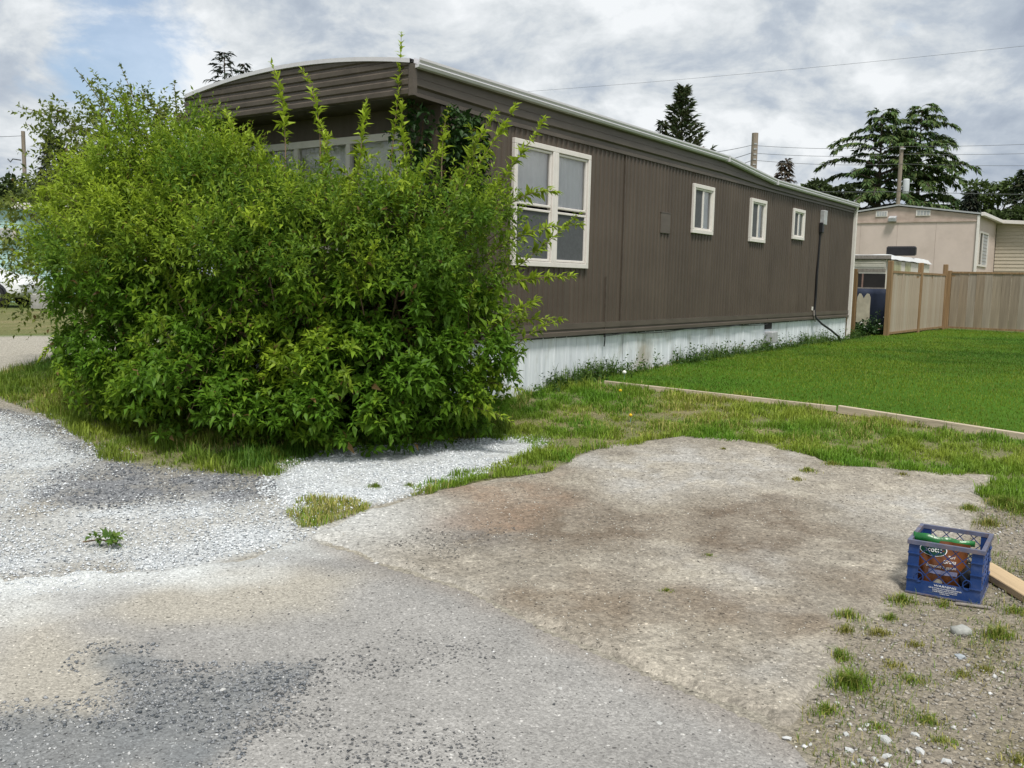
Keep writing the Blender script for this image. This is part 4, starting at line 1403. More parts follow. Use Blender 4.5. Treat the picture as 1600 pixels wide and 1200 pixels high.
hgt = sstep(.7, 2.6, P[:, 2])
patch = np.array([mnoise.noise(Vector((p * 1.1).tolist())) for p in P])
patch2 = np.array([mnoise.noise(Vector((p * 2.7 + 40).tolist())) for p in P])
youth = np.clip(.08 + .50 * hgt + patch * .75 + patch2 * .2 + clump_tone + RNG.normal(size=n) * .14, 0, 1) * np.where(rho < .8, .4, 1)  # height and patches are growth; inner sprigs have interior shade put into their colour
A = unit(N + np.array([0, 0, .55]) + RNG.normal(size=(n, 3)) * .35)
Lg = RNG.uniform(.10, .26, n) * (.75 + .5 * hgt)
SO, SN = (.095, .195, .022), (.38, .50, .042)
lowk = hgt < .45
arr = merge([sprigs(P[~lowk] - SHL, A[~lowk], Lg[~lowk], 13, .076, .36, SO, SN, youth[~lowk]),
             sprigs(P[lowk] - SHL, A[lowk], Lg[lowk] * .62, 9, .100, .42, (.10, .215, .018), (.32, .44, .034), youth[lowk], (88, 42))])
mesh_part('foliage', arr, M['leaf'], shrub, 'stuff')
# stems fanning out from the base
m = MB()
for k in range(70):
    c, r, _ = random.choice(LB)
    e = Vector(c) + Vector((random.uniform(-.8, .8) * r[0], random.uniform(-.8, .8) * r[1], random.uniform(.0, .85) * r[2]))
    b0 = Vector((-1.9 + random.uniform(-1.1, 1.2), 8.6 + random.uniform(-.35, .4), .28))
    if b0.x < -2.4: b0.y += .4
    md = b0.lerp(e, .5) + Vector((random.uniform(-.1, .1), random.uniform(-.1, .1), .25))
    pts = [b0.lerp(md, t).lerp(md.lerp(e, t), t) - Vector(SHL) for t in np.linspace(0, 1, 7)]
    m.tube(pts, [.016 * (1 - .75 * t) for t in np.linspace(0, 1, 7)], 5)
m.build('stems', M['twig'], shrub)
dm = MB()
for k in range(9):      # hanging dead twigs at the front left
    b0 = at(340 + random.uniform(-30, 25), 500 + random.uniform(-40, 40), 7.75); e = at(300 + random.uniform(-55, 40), 640 + random.uniform(-70, 20), 7.62)
    b0 = Vector(b0); e = Vector(e); md = b0.lerp(e, .45) + Vector((random.uniform(-.12, .12), -.03, random.uniform(-.02, .10)))
    dm.tube([b0.lerp(md, t).lerp(md.lerp(e, t), t) - Vector(SHL) for t in np.linspace(0, 1, 6)], [.0035 * (1 - .6 * t) for t in np.linspace(0, 1, 6)], 4)
dm.build('dead_twigs', M['dry_twig'], shrub)


def shoot(parent, origin, a, b, bend, k, lL, lW, co, cn, youth=.9, rad=.006, mat='leaf', name='shoot', arch_up=.1, start=.25):
    """one long leafy cane: stem with its leaves as a sub-part"""
    a = Vector(a); b = Vector(b); L = (b - a).length
    md = a.lerp(b, .55) + Vector(bend) * L + Vector((0, 0, arch_up * L))
    T = np.linspace(0, 1, 12)
    pts = [a.lerp(md, t).lerp(md.lerp(b, t), t) - Vector(origin) for t in T]
    st = MB().tube(pts, [rad * (1 - .75 * t) for t in T], 5).build(name, M['twig'], parent)
    pts = np.array([p[:] for p in pts])
    ts = np.repeat(np.clip(np.linspace(start, 1.0, k) + RNG.normal(size=k) * .018, start, 1), 4)
    lat = np.repeat(RNG.uniform(.55, 1.25, k), 4)
    pos = np.stack([np.interp(ts, T, pts[:, i]) for i in range(3)], 1)
    ax = unit(np.stack([np.interp(np.clip(ts + .04, 0, 1), T, pts[:, i]) - np.interp(np.clip(ts - .04, 0, 1), T, pts[:, i]) for i in range(3)], 1))
    n = len(ts); A_, X_, Y_ = basis(ax)
    az = np.tile(np.arange(4) * 1.571, k) + np.repeat(np.arange(k) * .9, 4) + RNG.normal(size=n) * .4
    el = np.radians(64 - 34 * ts ** 3 + RNG.normal(size=n) * 20)
    D = A_ * np.cos(el)[:, None] + (X_ * np.cos(az)[:, None] + Y_ * np.sin(az)[:, None]) * np.sin(el)[:, None]
    f = np.clip(youth * (.5 + .5 * ts) + RNG.normal(size=n) * .15, 0, 1)[:, None]
    C = (np.array(co) * (1 - f) + np.array(cn) * f) * RNG.uniform(.8, 1.15, n)[:, None]
    LL = lL * (1.12 - .5 * ts ** 2) * RNG.uniform(.55, 1.25, n) * lat
    kp = RNG.random(n) < .78
    pos, D, C, LL, n = pos[kp], D[kp], C[kp], LL[kp], int(kp.sum())
    arr = leaf_arrays(pos, D, LL, LL * lW, C)
    mesh_part('leaves', arr, M[mat], st, 'stuff')
    return st


SH = [((600, 330, 8.2), (627, 52, 8.3), (.02, 0, 0), 22), ((445, 280, 8.2), (424, 98, 8.5), (.02, 0, 0), 18), ((500, 260, 8.3), (472, 110, 8.6), (-.02, 0, 0), 12),
      ((680, 350, 8.1), (806, 165, 8.1), (.03, 0, -.03), 22), ((710, 370, 8.0), (850, 186, 8.0), (.04, 0, -.06), 24), ((700, 330, 8.2), (775, 172, 8.3), (0, 0, 0), 18),
      ((760, 400, 8.3), (914, 352, 8.6), (0, 0, .05), 18), ((760, 450, 8.3), (896, 432, 8.4), (0, 0, .02), 16), ((560, 290, 8.2), (572, 158, 8.4), (0, 0, 0), 14),
      ((640, 300, 8.2), (628, 163, 8.3), (.02, 0, 0), 15), ((690, 280, 8.3), (700, 170, 8.6), (0, 0, 0), 12), ((380, 300, 8.6), (352, 172, 8.9), (-.03, 0, 0), 15),
      ((520, 300, 8.2), (500, 190, 8.4), (0, 0, 0), 12), ((730, 480, 8.2), (905, 335, 8.5), (.03, 0, -.05), 20), ((740, 520, 8.1), (880, 500, 8.1), (0, 0, .06), 12),
      ((720, 560, 8.0), (845, 470, 8.0), (0, 0, .04), 14), ((200, 330, 9.0), (58, 300, 9.4), (0, 0, .1), 16), ((250, 300, 9.0), (205, 228, 9.2), (0, 0, 0), 12),
      ((180, 420, 9.2), (25, 400, 9.6), (0, 0, .08), 16), ((150, 500, 9.3), (65, 560, 9.2), (0, 0, .1), 12), ((180, 560, 9.0), (82, 610, 8.9), (0, 0, .12), 12),
      ((300, 300, 8.8), (262, 205, 9.0), (0, 0, 0), 12), ((420, 330, 8.0), (395, 215, 8.2), (.02, 0, 0), 14), ((650, 420, 7.9), (615, 300, 7.9), (0, 0, 0), 12),
      ((300, 520, 7.9), (235, 400, 8.1), (0, 0, .05), 14), ((430, 480, 7.6), (405, 345, 7.8), (0, 0, 0), 14), ((120, 360, 9.4), (40, 330, 9.8), (0, 0, .1), 14),
      ((560, 420, 7.7), (530, 290, 7.9), (0, 0, 0), 13), ((350, 400, 8.1), (310, 290, 8.3), (-.02, 0, 0), 13), ((780, 330, 8.3), (870, 300, 8.4), (0, 0, .08), 12),
      ((480, 390, 7.9), (590, 240, 8.0), (0, 0, 0), 16), ((600, 380, 7.9), (690, 235, 8.0), (0, 0, 0), 16), ((280, 470, 8.2), (170, 350, 8.6), (0, 0, .1), 16),
      ((700, 600, 7.9), (815, 610, 7.9), (0, 0, .08), 10), ((690, 640, 7.8), (800, 660, 7.7), (0, 0, .1), 10)]
rs0 = random.Random(3)
for i, (a, b, bend, k) in enumerate(SH):
    shoot(shrub, SHL, at(*a), at(*b), (bend[0] + rs0.gauss(0, .07), rs0.gauss(0, .05), bend[2] + rs0.gauss(0, .04)), int(k * 2.4), .096 if i != 0 else .075, .36, (.12, .20, .02), SN, .95 if a[1] < 460 else .6, .007)

rs = random.Random(5)
cnt = 0
while cnt < 64:
    c, r, _ = rs.choice(LB)
    d = Vector((rs.gauss(0, 1), rs.gauss(-.35, 1), abs(rs.gauss(.3, .7)))).normalized()
    p0 = Vector(c) + Vector((d.x * r[0], d.y * r[1], d.z * r[2])) * .8
    if any(math.sqrt(sum(((p0[i] - c2[i]) / r2[i]) ** 2 for i in range(3))) < .72 for c2, r2, _ in LB if c2 != c):
        continue
    L = rs.uniform(.35, .75)
    p1 = p0 + (d + Vector((rs.gauss(0, .35), rs.gauss(0, .25), rs.uniform(.2, .9)))).normalized() * L
    if in_house(np.array([p1[:], p0[:]])).any() or p0.z < .55:
        continue
    shoot(shrub, SHL, p0, p1, (rs.gauss(0, .12), rs.gauss(0, .1), rs.gauss(0, .05)), int(L * 36), .092, .36, (.12, .20, .02), SN, rs.uniform(.35, 1.0) * (1 if p0.z > 1.3 else .5), .006)
    cnt += 1

# ---- the olive-leaved shrub behind it
LO = [((-4.55, 11.1, 2.9), (.95, .8, .78), .9), ((-4.1, 11.0, 2.2), (1.0, .8, .9), .8), ((-5.1, 11.2, 2.1), (.8, .8, .9), .45), ((-3.7, 10.9, 3.0), (.6, .5, .5), .8),
      ((-5.35, 11.0, 1.5), (.55, .6, .5), .35), ((-5.75, 11.3, 2.2), (.45, .5, .5), .3)]
sh2 = tag(empty('shrub', (-4.6, 11.2, float(gz0(-4.6, 11.2)))), 'olive green shrub with arching canes rising behind the big shrub at the left', 'shrub')
S2 = np.array(sh2.location)
P, N, rho = lobes_sample(LO, 120, .3)
n = len(P)
A = unit(N + np.array([0, 0, .3]) + RNG.normal(size=(n, 3)) * .5)
OO, ON = (.10, .145, .028), (.28, .33, .06)
arr = sprigs(P - S2, A, RNG.uniform(.15, .32, n), 11, .082, .5, OO, ON, np.clip(RNG.normal(.45, .25, n), 0, 1), (85, 40), -.1)
mesh_part('foliage', arr, M['leaf'], sh2, 'stuff')
m = MB()
for k in range(26):
    c, r, _ = random.choice(LO)
    e = Vector(c) + Vector((random.uniform(-.7, .7) * r[0], random.uniform(-.7, .7) * r[1], random.uniform(.0, .8) * r[2]))
    b0 = Vector((-4.6 + random.uniform(-.4, .4), 11.2 + random.uniform(-.3, .3), .4))
    md = b0.lerp(e, .5) + Vector((0, 0, .4))
    m.tube([b0.lerp(md, t).lerp(md.lerp(e, t), t) - Vector(S2) for t in np.linspace(0, 1, 7)], [.02 * (1 - .75 * t) for t in np.linspace(0, 1, 7)], 5)
m.build('stems', M['twig'], sh2)
for a, b, k in (((215, 260, 11), (118, 108, 11.2), 22), ((190, 250, 11), (32, 168, 11.1), 22), ((235, 230, 11), (188, 103, 11.2), 18), ((262, 215, 11), (222, 140, 11.2), 12),
                ((280, 210, 11), (272, 126, 11.3), 14), ((205, 230, 11), (152, 135, 11.2), 16), ((180, 240, 11), (75, 180, 11), 16), ((300, 220, 10.6), (290, 150, 11), 12), ((100, 330, 10.8), (25, 345, 10.8), 12), ((130, 200, 11), (90, 215, 11), 10),
                ((110, 400, 10.6), (10, 430, 10.5), 12), ((250, 200, 11), (250, 150, 11), 10)):
    shoot(sh2, S2, at(*a), at(*b), (-.02, 0, .04), k, .070, .46, OO, (.15, .19, .05), .6, .009, name='cane')

# ---- climber on the front corner of the house
vine = tag(empty('climbing_vine', (*to_world(S0 - .1, .2), .45)), 'dark green climber hanging under the eave at the front corner of the brown home', 'climber')
VO = np.array(vine.location)
pp = []
for k in range(700):
    if k % 2: s, w, z = random.uniform(S0 - .02, -1.35), -.08 - random.random() * .12, random.uniform(2.2, 3.22)
    else: s, w, z = S0 - .06 - random.random() * .25, random.choice([random.uniform(-.08, .35), random.uniform(2.4, 3.3)]), random.uniform(1.6, 3.24)
    x, y = to_world(s, w); pp.append((x, y, z))
pp = np.array(pp); n = len(pp)
Ad = unit(np.array([[-.3, -1, -.2]]) + RNG.normal(size=(n, 3)) * .5)
arr = sprigs(pp - VO, Ad, RNG.uniform(.08, .18, n), 6, .085, .55, (.018, .050, .012), (.05, .105, .02), np.clip(RNG.normal(.35, .2, n), 0, 1), (80, 50), -.3)
mesh_part('foliage', arr, M['leaf_dark'], vine, 'stuff')
m = MB()
for k in range(8):
    s, w = (S0 - .05, random.uniform(-.05, .3)) if k % 2 else (random.uniform(S0, -1.4), -.06)
    m.tube([(*(np.array(to_world(s + random.uniform(-.05, .05), w)) - VO[:2]), z) for z in np.linspace(0, 2.7, 8)], .008, 5)
m.build('stems', M['twig'], vine)


# ------------------------------------------------------------------ trees
def conifer(label, u, vtop, Z, rad, kind, colr, zfrac=.12, dens=1.0, cat='tree', group=None, name='conifer_tree', seed=0):
    rg = np.random.default_rng(100 + seed)
    T = at(u, vtop, Z); zb = float(gz0(T[0], T[1])); H = T[2] - zb
    e = tag(empty(name, (T[0], T[1], zb)), label, 'tree', group)
    MB().tube([(0, 0, -.2), (.03 * rad, 0, H * .5), (0, 0, H * .97)], [H * .018, H * .011, .02], 8).build('trunk', M['bark'], e)
    parts = []; bm_ = MB()
    nb = int((70 if kind != 'cedar' else 66) * dens)
    for k in range(nb):
        t = zfrac + (1 - zfrac) * (k + rg.random()) / nb
        z = H * t; az = k * 2.399 + rg.normal() * .3
        if kind == 'cedar':
            L = rad * (1 - ((t - .35) / .70) ** 2 * (.95 if t > .35 else .3)) * rg.uniform(.45, 1.2); L = max(L, .7)
            rise, dr = .50, .52
        elif kind == 'cypress':
            L = rad * min(1, (1 - t) * 2.2 + .06) * rg.uniform(.7, 1.1); rise, dr = .9, .1
        elif kind == 'sparse':
            L = rad * ((1 - t) * 1.1 + .08) * rg.uniform(.5, 1.1); rise, dr = .2, .15
        else:
            L = rad * ((1 - t) * 1.05 + .05) * rg.uniform(.7, 1.1); rise, dr = .05, .25
        d = np.array([math.cos(az), math.sin(az), 0])
        q = np.linspace(0, 1, 8)
        br = np.array([0, 0, z]) + d * (L * q)[:, None] + np.array([0, 0, 1.0]) * (L * (rise * q - dr * q ** 2.6))[:, None]
        bm_.tube([tuple(p) for p in br[::2]] + [tuple(br[-1])], [max(.012, .02 * L * (1 - i / 4.6)) for i in range(5)], 4, False)
        ns = int((125 if kind == 'cedar' else 30) * max(.5, L / 2) * (1 if kind == 'cedar' else dens))
        if kind == 'sparse': ns = int(ns * .5)
        tt = rg.uniform(.12, 1, ns) ** .8
        pos = np.stack([np.interp(tt, q, br[:, i]) for i in range(3)], 1)
        side = np.array([-d[1], d[0], 0])
        sg = rg.choice([-1, 1], ns)
        wd = L * (.20 if kind == 'cedar' else .26) * (1 - .8 * tt) * rg.random(ns)
        pos = pos + side * (sg * wd)[:, None]
        D = d * .9 + side * (sg * rg.uniform(.2, 1.0, ns))[:, None]
        if kind == 'cypress': D[:, 2] += rg.uniform(.3, 1.2, ns)
        else: D[:, 2] -= rg.uniform(0.1, 1.3, ns) * tt if kind == 'cedar' else rg.uniform(0.0, .38, ns)
        D += rg.normal(size=(ns, 3)) * .2
        LL = rg.uniform(.35, .85, ns) * (.62 if kind != 'cedar' else .60) * (Z / 55)
        C = np.array(colr) * rg.uniform(.55, 1.35, ns)[:, None]
        C[:, 0] *= rg.uniform(.8, 1.3, ns)
        parts.append(leaf_arrays(pos, D, LL, LL * (.30 if kind == 'cedar' else .34), C, .1, .25))
    bm_.build('branches', M['bark'], e)
    mesh_part('crown', merge(parts), M['needles'], e, 'stuff')
    return e


conifer('broad dark cedar with drooping layered boughs, left of the pair', 1379, 172, 60, 5.0, 'cedar', (.068, .115, .032), .22, 1.25, group='pair of cedars', name='cedar_tree', seed=1)
conifer('broad dark cedar with drooping layered boughs, right of the pair', 1441, 164, 62, 4.2, 'cedar', (.075, .125, .034), .20, 1.25, group='pair of cedars', name='cedar_tree', seed=2)
conifer('dense pointed conifer rising behind the brown roof', 1067, 140, 48, 1.75, 'cypress', (.105, .135, .065), .3, 2.2, name='conifer_tree', seed=3)
conifer('small pointed conifer beside the dense one behind the roof', 1036, 188, 48, .7, 'sparse', (.05, .06, .035), .55, 1.0, seed=31)
conifer('feathery spruce tip above the arched front roof', 350, 80, 40, 3.6, 'sparse', (.035, .048, .034), .5, 1.3, name='spruce_tree', seed=4)
conifer('tiny second spruce tip beside the feathery spruce', 381, 98, 42, 2.4, 'sparse', (.035, .048, .034), .6, 1.0, name='spruce_tree', seed=5)
conifer('dark conifer behind the left shrubs near the left pole', 84, 210, 42, 2.6, 'spruce', (.034, .045, .028), .25, 1.9, seed=6)
conifer('thin reddish half-bare conifer left of the cedars', 1228, 250, 55, 2.2, 'sparse', (.075, .060, .040), .5, 1.5, seed=7)
conifer('dark conifer at the right edge behind the addition', 1604, 264, 50, 3.0, 'spruce', (.040, .058, .028), .2, 1.8, seed=8)
conifer('small dark conifer peeking over the pink roof at its right', 1518, 298, 52, 1.6, 'spruce', (.026, .036, .022), .4, 1.4, seed=9)


def broadleaf(label, u, vtop, Z, rx, rz, colr, seed=0, leaf=.30, dens=1.0):
    rg = np.random.default_rng(300 + seed)
    T = at(u, vtop, Z); zb = float(gz0(T[0], T[1])); H = T[2] - zb
    e = tag(empty('broadleaf_tree', (T[0], T[1], zb)), label, 'tree')
    cz = H - rz
    tk = MB().tube([(0, 0, -.2), (.1, 0, cz * .6), (0, .1, cz)], [.03 * H, .022 * H, .012 * H], 8)
    parts = []; K = 11
    for k in range(K):
        a = rg.uniform(0, 6.28); r_ = rg.uniform(.1, .75)
        c = np.array([math.cos(a) * rx * r_, math.sin(a) * rx * r_, cz + rg.uniform(-.75, .7) * rz])
        lr = np.array([rx * .42, rx * .42, rz * .34]) * rg.uniform(.7, 1.15)
        tk.tube([(0, 0, cz * .7), tuple(c * .6 + np.array([0, 0, cz * .3])), tuple(c)], [.01 * H, .006 * H, .003 * H], 5)
        n = int(260 * dens)
        d = unit(rg.normal(size=(n, 3)))
        P = c + d * lr * rg.uniform(.6, 1.08, n)[:, None]
        D = d + rg.normal(size=(n, 3)) * .7
        C = np.array(colr) * rg.uniform(.5, 1.5, n)[:, None]
        LL = leaf * rg.uniform(.6, 1.2, n)
        parts.append(leaf_arrays(P, D, LL, LL * .7, C))
    tk.build('trunk', M['bark'], e)
    mesh_part('crown', merge(parts), M['tree_leaf'], e, 'stuff')


broadleaf('rounded mid-green tree with sky gaps behind the pink home roof end', 1553, 279, 55, 1.9, 1.9, (.085, .125, .035), 1)
broadleaf('low green tree in the dip between brown roof and cedars', 1268, 287, 52, 1.5, 1.1, (.06, .085, .03), 2)
broadleaf('dull green low tree at the foot of the left cedar', 1306, 292, 52, 1.3, 1.2, (.05, .07, .026), 3)
broadleaf('deep green tree behind the addition roof at right', 1585, 318, 48, 1.8, 1.3, (.065, .095, .030), 4)
broadleaf('dark green tree behind the mint house roof at left edge', 12, 270, 44, 2.2, 1.9, (.065, .095, .03), 5)
broadleaf('dull green tree behind the mint house, right of the left pole', 72, 268, 46, 1.8, 1.8, (.04, .06, .022), 6)
broadleaf('large green tree beyond the mint house outside the left edge', -70, 255, 44, 3.2, 2.4, (.045, .066, .022), 7)

# ------------------------------------------------------------------ grass
def blades(P, h, w, C, lean=.45):
    n = len(P)
    az = RNG.uniform(0, 6.28, n); ln = RNG.uniform(.05, 1, n) * lean
    d = np.stack([np.cos(az), np.sin(az), np.zeros(n)], 1)
    sd_ = np.stack([-np.sin(az), np.cos(az), np.zeros(n)], 1) * (w / 2)[:, None]
    mid_ = P + d * (ln * h * .35)[:, None] + np.array([0, 0, 1.0]) * (h * .6)[:, None]
    tip = P + d * (ln * h)[:, None] + np.array([0, 0, 1.0]) * (h * (1 - .3 * ln))[:, None]
    V = np.stack([P - sd_, P + sd_, mid_ + sd_ * .7, mid_ - sd_ * .7, tip], 1).reshape(-1, 3)
    o = (np.arange(n) * 5)[:, None, None]
    Fc = (o + np.array([[0, 1, 2], [0, 2, 3], [3, 2, 4]])[None]).reshape(-1, 3)
    return V, Fc, np.repeat(C, 5, 0)


def scatter(poly, n, margin=0.0):
    lo, hi = poly.min(0), poly.max(0)
    x = RNG.uniform(lo[0], hi[0], n); y = RNG.uniform(lo[1], hi[1], n)
    k = poly_sd(x, y, poly) > margin
    return x[k], y[k]


def in_frame(x, y, pad=1.12):
    """keep the ground cover to what the place shows from around the camera"""
    return (np.abs(x) < (y + .5) * .5556 * pad + .8)


def gcol(n, a, b, f, var=.25):
    f = np.clip(f, 0, 1)[:, None]
    return (np.array(a) * (1 - f) + np.array(b) * f) * RNG.uniform(1 - var, 1 + var, n)[:, None]


# mown lawn, denser near the plank
x, y = scatter(LAWN, 520000, .04)
k = in_frame(x, y) & (RNG.random(len(x)) < np.clip(1.5 - (y - 8) / 12, .35, 1))
x, y = x[k], y[k]
s_, w_ = to_local(x, y)
k = ~((w_ > -.05) & (s_ > -2) & (s_ < 12))
x, y = x[k], y[k]
n = len(x); nn = fbm(x, y, .45, 4, 201); n4 = fbm(x, y, 2.0, 3, 202)
h = RNG.uniform(.014, .034, n) * (1 + .4 * (nn - .5))
arr = blades(np.stack([x, y, gz(x, y) + .028], 1), h, RNG.uniform(.004, .008, n) * (1 + (y - 9) * .05), gcol(n, (.060, .135, .010), (.175, .25, .020), nn * 3.2 - 1.15 + (n4 - .5) * 1.2), .6)
dryb = np.repeat(RNG.random(n) < .05, 5)
arr[2][dryb] = np.array([.24, .25, .06])
lg = mesh_part('lawn_grass', arr, M['grass'])
tag(lg, 'short dense green mown grass of the lawn beyond the planks', 'grass', kind='stuff')

# rough grass and weeds
def rough(name, label, poly, dens, hmin, hmax, seed, margin=-.05, dry=.35, green=(.125, .265, .020), yellow=(.40, .37, .12)):
    lo, hi = poly.min(0), poly.max(0)
    x, y = scatter(poly, int((hi - lo).prod() * dens), margin)
    k = in_frame(x, y) & ~((poly_sd(x, y, PAD) + (fbm(x, y, 4, 4, seed + 3) - .5) * .5 > .06))
    cl = fbm(x, y, 5.5, 3, seed + 1)
    k &= RNG.random(len(x)) < sstep(.18, .5, cl)
    s_, w_ = to_local(x, y)
    k &= ~((w_ > -.02) & (s_ > S0 - .02))
    x, y, cl = x[k], y[k], cl[k]
    n = len(x); f = fbm(x, y, 1.6, 4, seed)
    h = RNG.uniform(hmin, hmax, n) * (.45 + 1.1 * sstep(.3, .75, cl)) * np.where(RNG.random(n) < .05, 1.6, 1)
    C = gcol(n, green, (.27, .34, .042), f * 2.2 - .6)
    dr = (RNG.random(n) < dry * sstep(.42, .68, fbm(x, y, 1.1, 3, seed + 9)) * 2)[:, None]
    C = np.where(dr, np.array(yellow) * RNG.uniform(.7, 1.4, n)[:, None], C)
    arr = blades(np.stack([x, y, gz(x, y) - .005 + .018 * (poly_sd(x, y, PAD) > -.03)], 1), h, RNG.uniform(.004, .009, n), C, .9)
    tag(mesh_part(name, arr, M['grass']), label, 'grass', kind='stuff')


rough('rough_grass', 'rough patchy grass between the paved pad and the plank edging', ROUGH, 7000, .025, .075, 401, margin=-.14, dry=.16)
rough('rough_grass', 'long grass round the foot of the big shrub', BUSHGRASS, 5200, .035, .11, 421, dry=.15, green=(.075, .165, .016))
rough('grass_strip', 'yellowing grass clump between white gravel and the paved pad', STRIP[0], 8000, .02, .055, 441, dry=.3)
rough('grass_strip', 'narrow ridge of grass along the upper edge of the white gravel strip', STRIP[1], 8000, .025, .07, 461, margin=-.1, dry=.15)
rough('verge_grass', 'grass verge between the white car and the gravel road', LEFTGRASS, 1500, .05, .12, 481, dry=.15)
# weeds along the skirting
xs_ = []; hs_ = []
for k in range(5200):
    s = random.uniform(-.4, 12.4); w = -abs(random.gauss(0, .14)) - .01
    cl = .5 + .5 * math.sin(s * 2.1 + 1.3 * math.sin(s * 3.7))
    if random.random() > .25 + .75 * cl: continue
    xs_.append(to_world(s, w)); hs_.append((.08 + .30 * cl * random.random() ** 1.5) * (.5 + .5 * random.random()))
xs_ = np.array(xs_); hs_ = np.array(hs_); n = len(xs_)
arr1 = blades(np.stack([xs_[:, 0], xs_[:, 1], gz(xs_[:, 0], xs_[:, 1])], 1), hs_, RNG.uniform(.006, .012, n), gcol(n, (.045, .10, .014), (.12, .19, .035), RNG.random(n)), .6)
pk = RNG.choice(n, 500)
arr2 = sprigs(np.stack([xs_[pk, 0], xs_[pk, 1], gz(xs_[pk, 0], xs_[pk, 1])], 1), unit(np.array([[0, -.2, 1.0]]) + RNG.normal(size=(500, 3)) * .5), RNG.uniform(.08, .26, 500), 7, .07, .5, (.03, .08, .012), (.09, .15, .02), RNG.random(500), (85, 50))
tag(mesh_part('weeds', merge([arr1, arr2]), M['grass']), 'tall weeds and grass growing along the white skirting', 'weeds', kind='stuff')


# ragged low weeds and dry blades over the right-hand gravel
lo, hi = RGRAV.min(0), RGRAV.max(0)
x, y = scatter(RGRAV, 110000, 0)
k = in_frame(x, y) & (y > 2.7) & (RNG.random(len(x)) < sstep(.46, .64, fbm(x, y, 3.2, 4, 621)) * .95 + .06)
x, y = x[k], y[k]; n = len(x)
f = fbm(x, y, 2.5, 3, 622)
arr = blades(np.stack([x, y, gz(x, y) - .003], 1), RNG.uniform(.010, .055, n) * (.5 + f), RNG.uniform(.002, .005, n), gcol(n, (.13, .20, .03), (.36, .30, .13), (RNG.random(n) < .45) * RNG.uniform(.4, 1, n)), 1.6)
tag(mesh_part('gravel_weeds', arr, M['grass']), 'ragged low weeds and dry grass over the gravel around the crate', 'weeds', kind='stuff')


def tuft(label, u, v, spread, hmax, nb, colr, grp='grass tufts in the gravel', yellow=.3, name='grass_tuft'):
    P = G(u, v)
    e = tag(link(name, None, None, None, (P[0], P[1], float(gz(P[0], P[1])))), label, 'grass tuft', grp)
    r_ = np.abs(RNG.normal(0, spread, nb)); a = RNG.uniform(0, 6.28, nb)
    p = np.stack([r_ * np.cos(a), r_ * np.sin(a) * .8, np.full(nb, -.004)], 1)
    h = RNG.uniform(.35, 1, nb) * hmax * np.exp(-(r_ / spread / 1.8) ** 2)
    C = gcol(nb, colr, (.36, .33, .09), (RNG.random(nb) < yellow + .15) * RNG.uniform(.4, 1, nb))
    arr = blades(p, h, RNG.uniform(.003, .006, nb), C, 1.1)
    me = np_mesh(name, *arr)
    me.materials.append(M['grass'])
    bpy.data.objects.remove(e)
    inpad = float(poly_sd(np.array([P[0]]), np.array([P[1]]), PAD)[0]) > 0
    o = link(name, me, None, None, (P[0], P[1], float(gz(P[0], P[1])) + (.020 if inpad else 0)))
    return tag(o, label, 'grass tuft', grp)


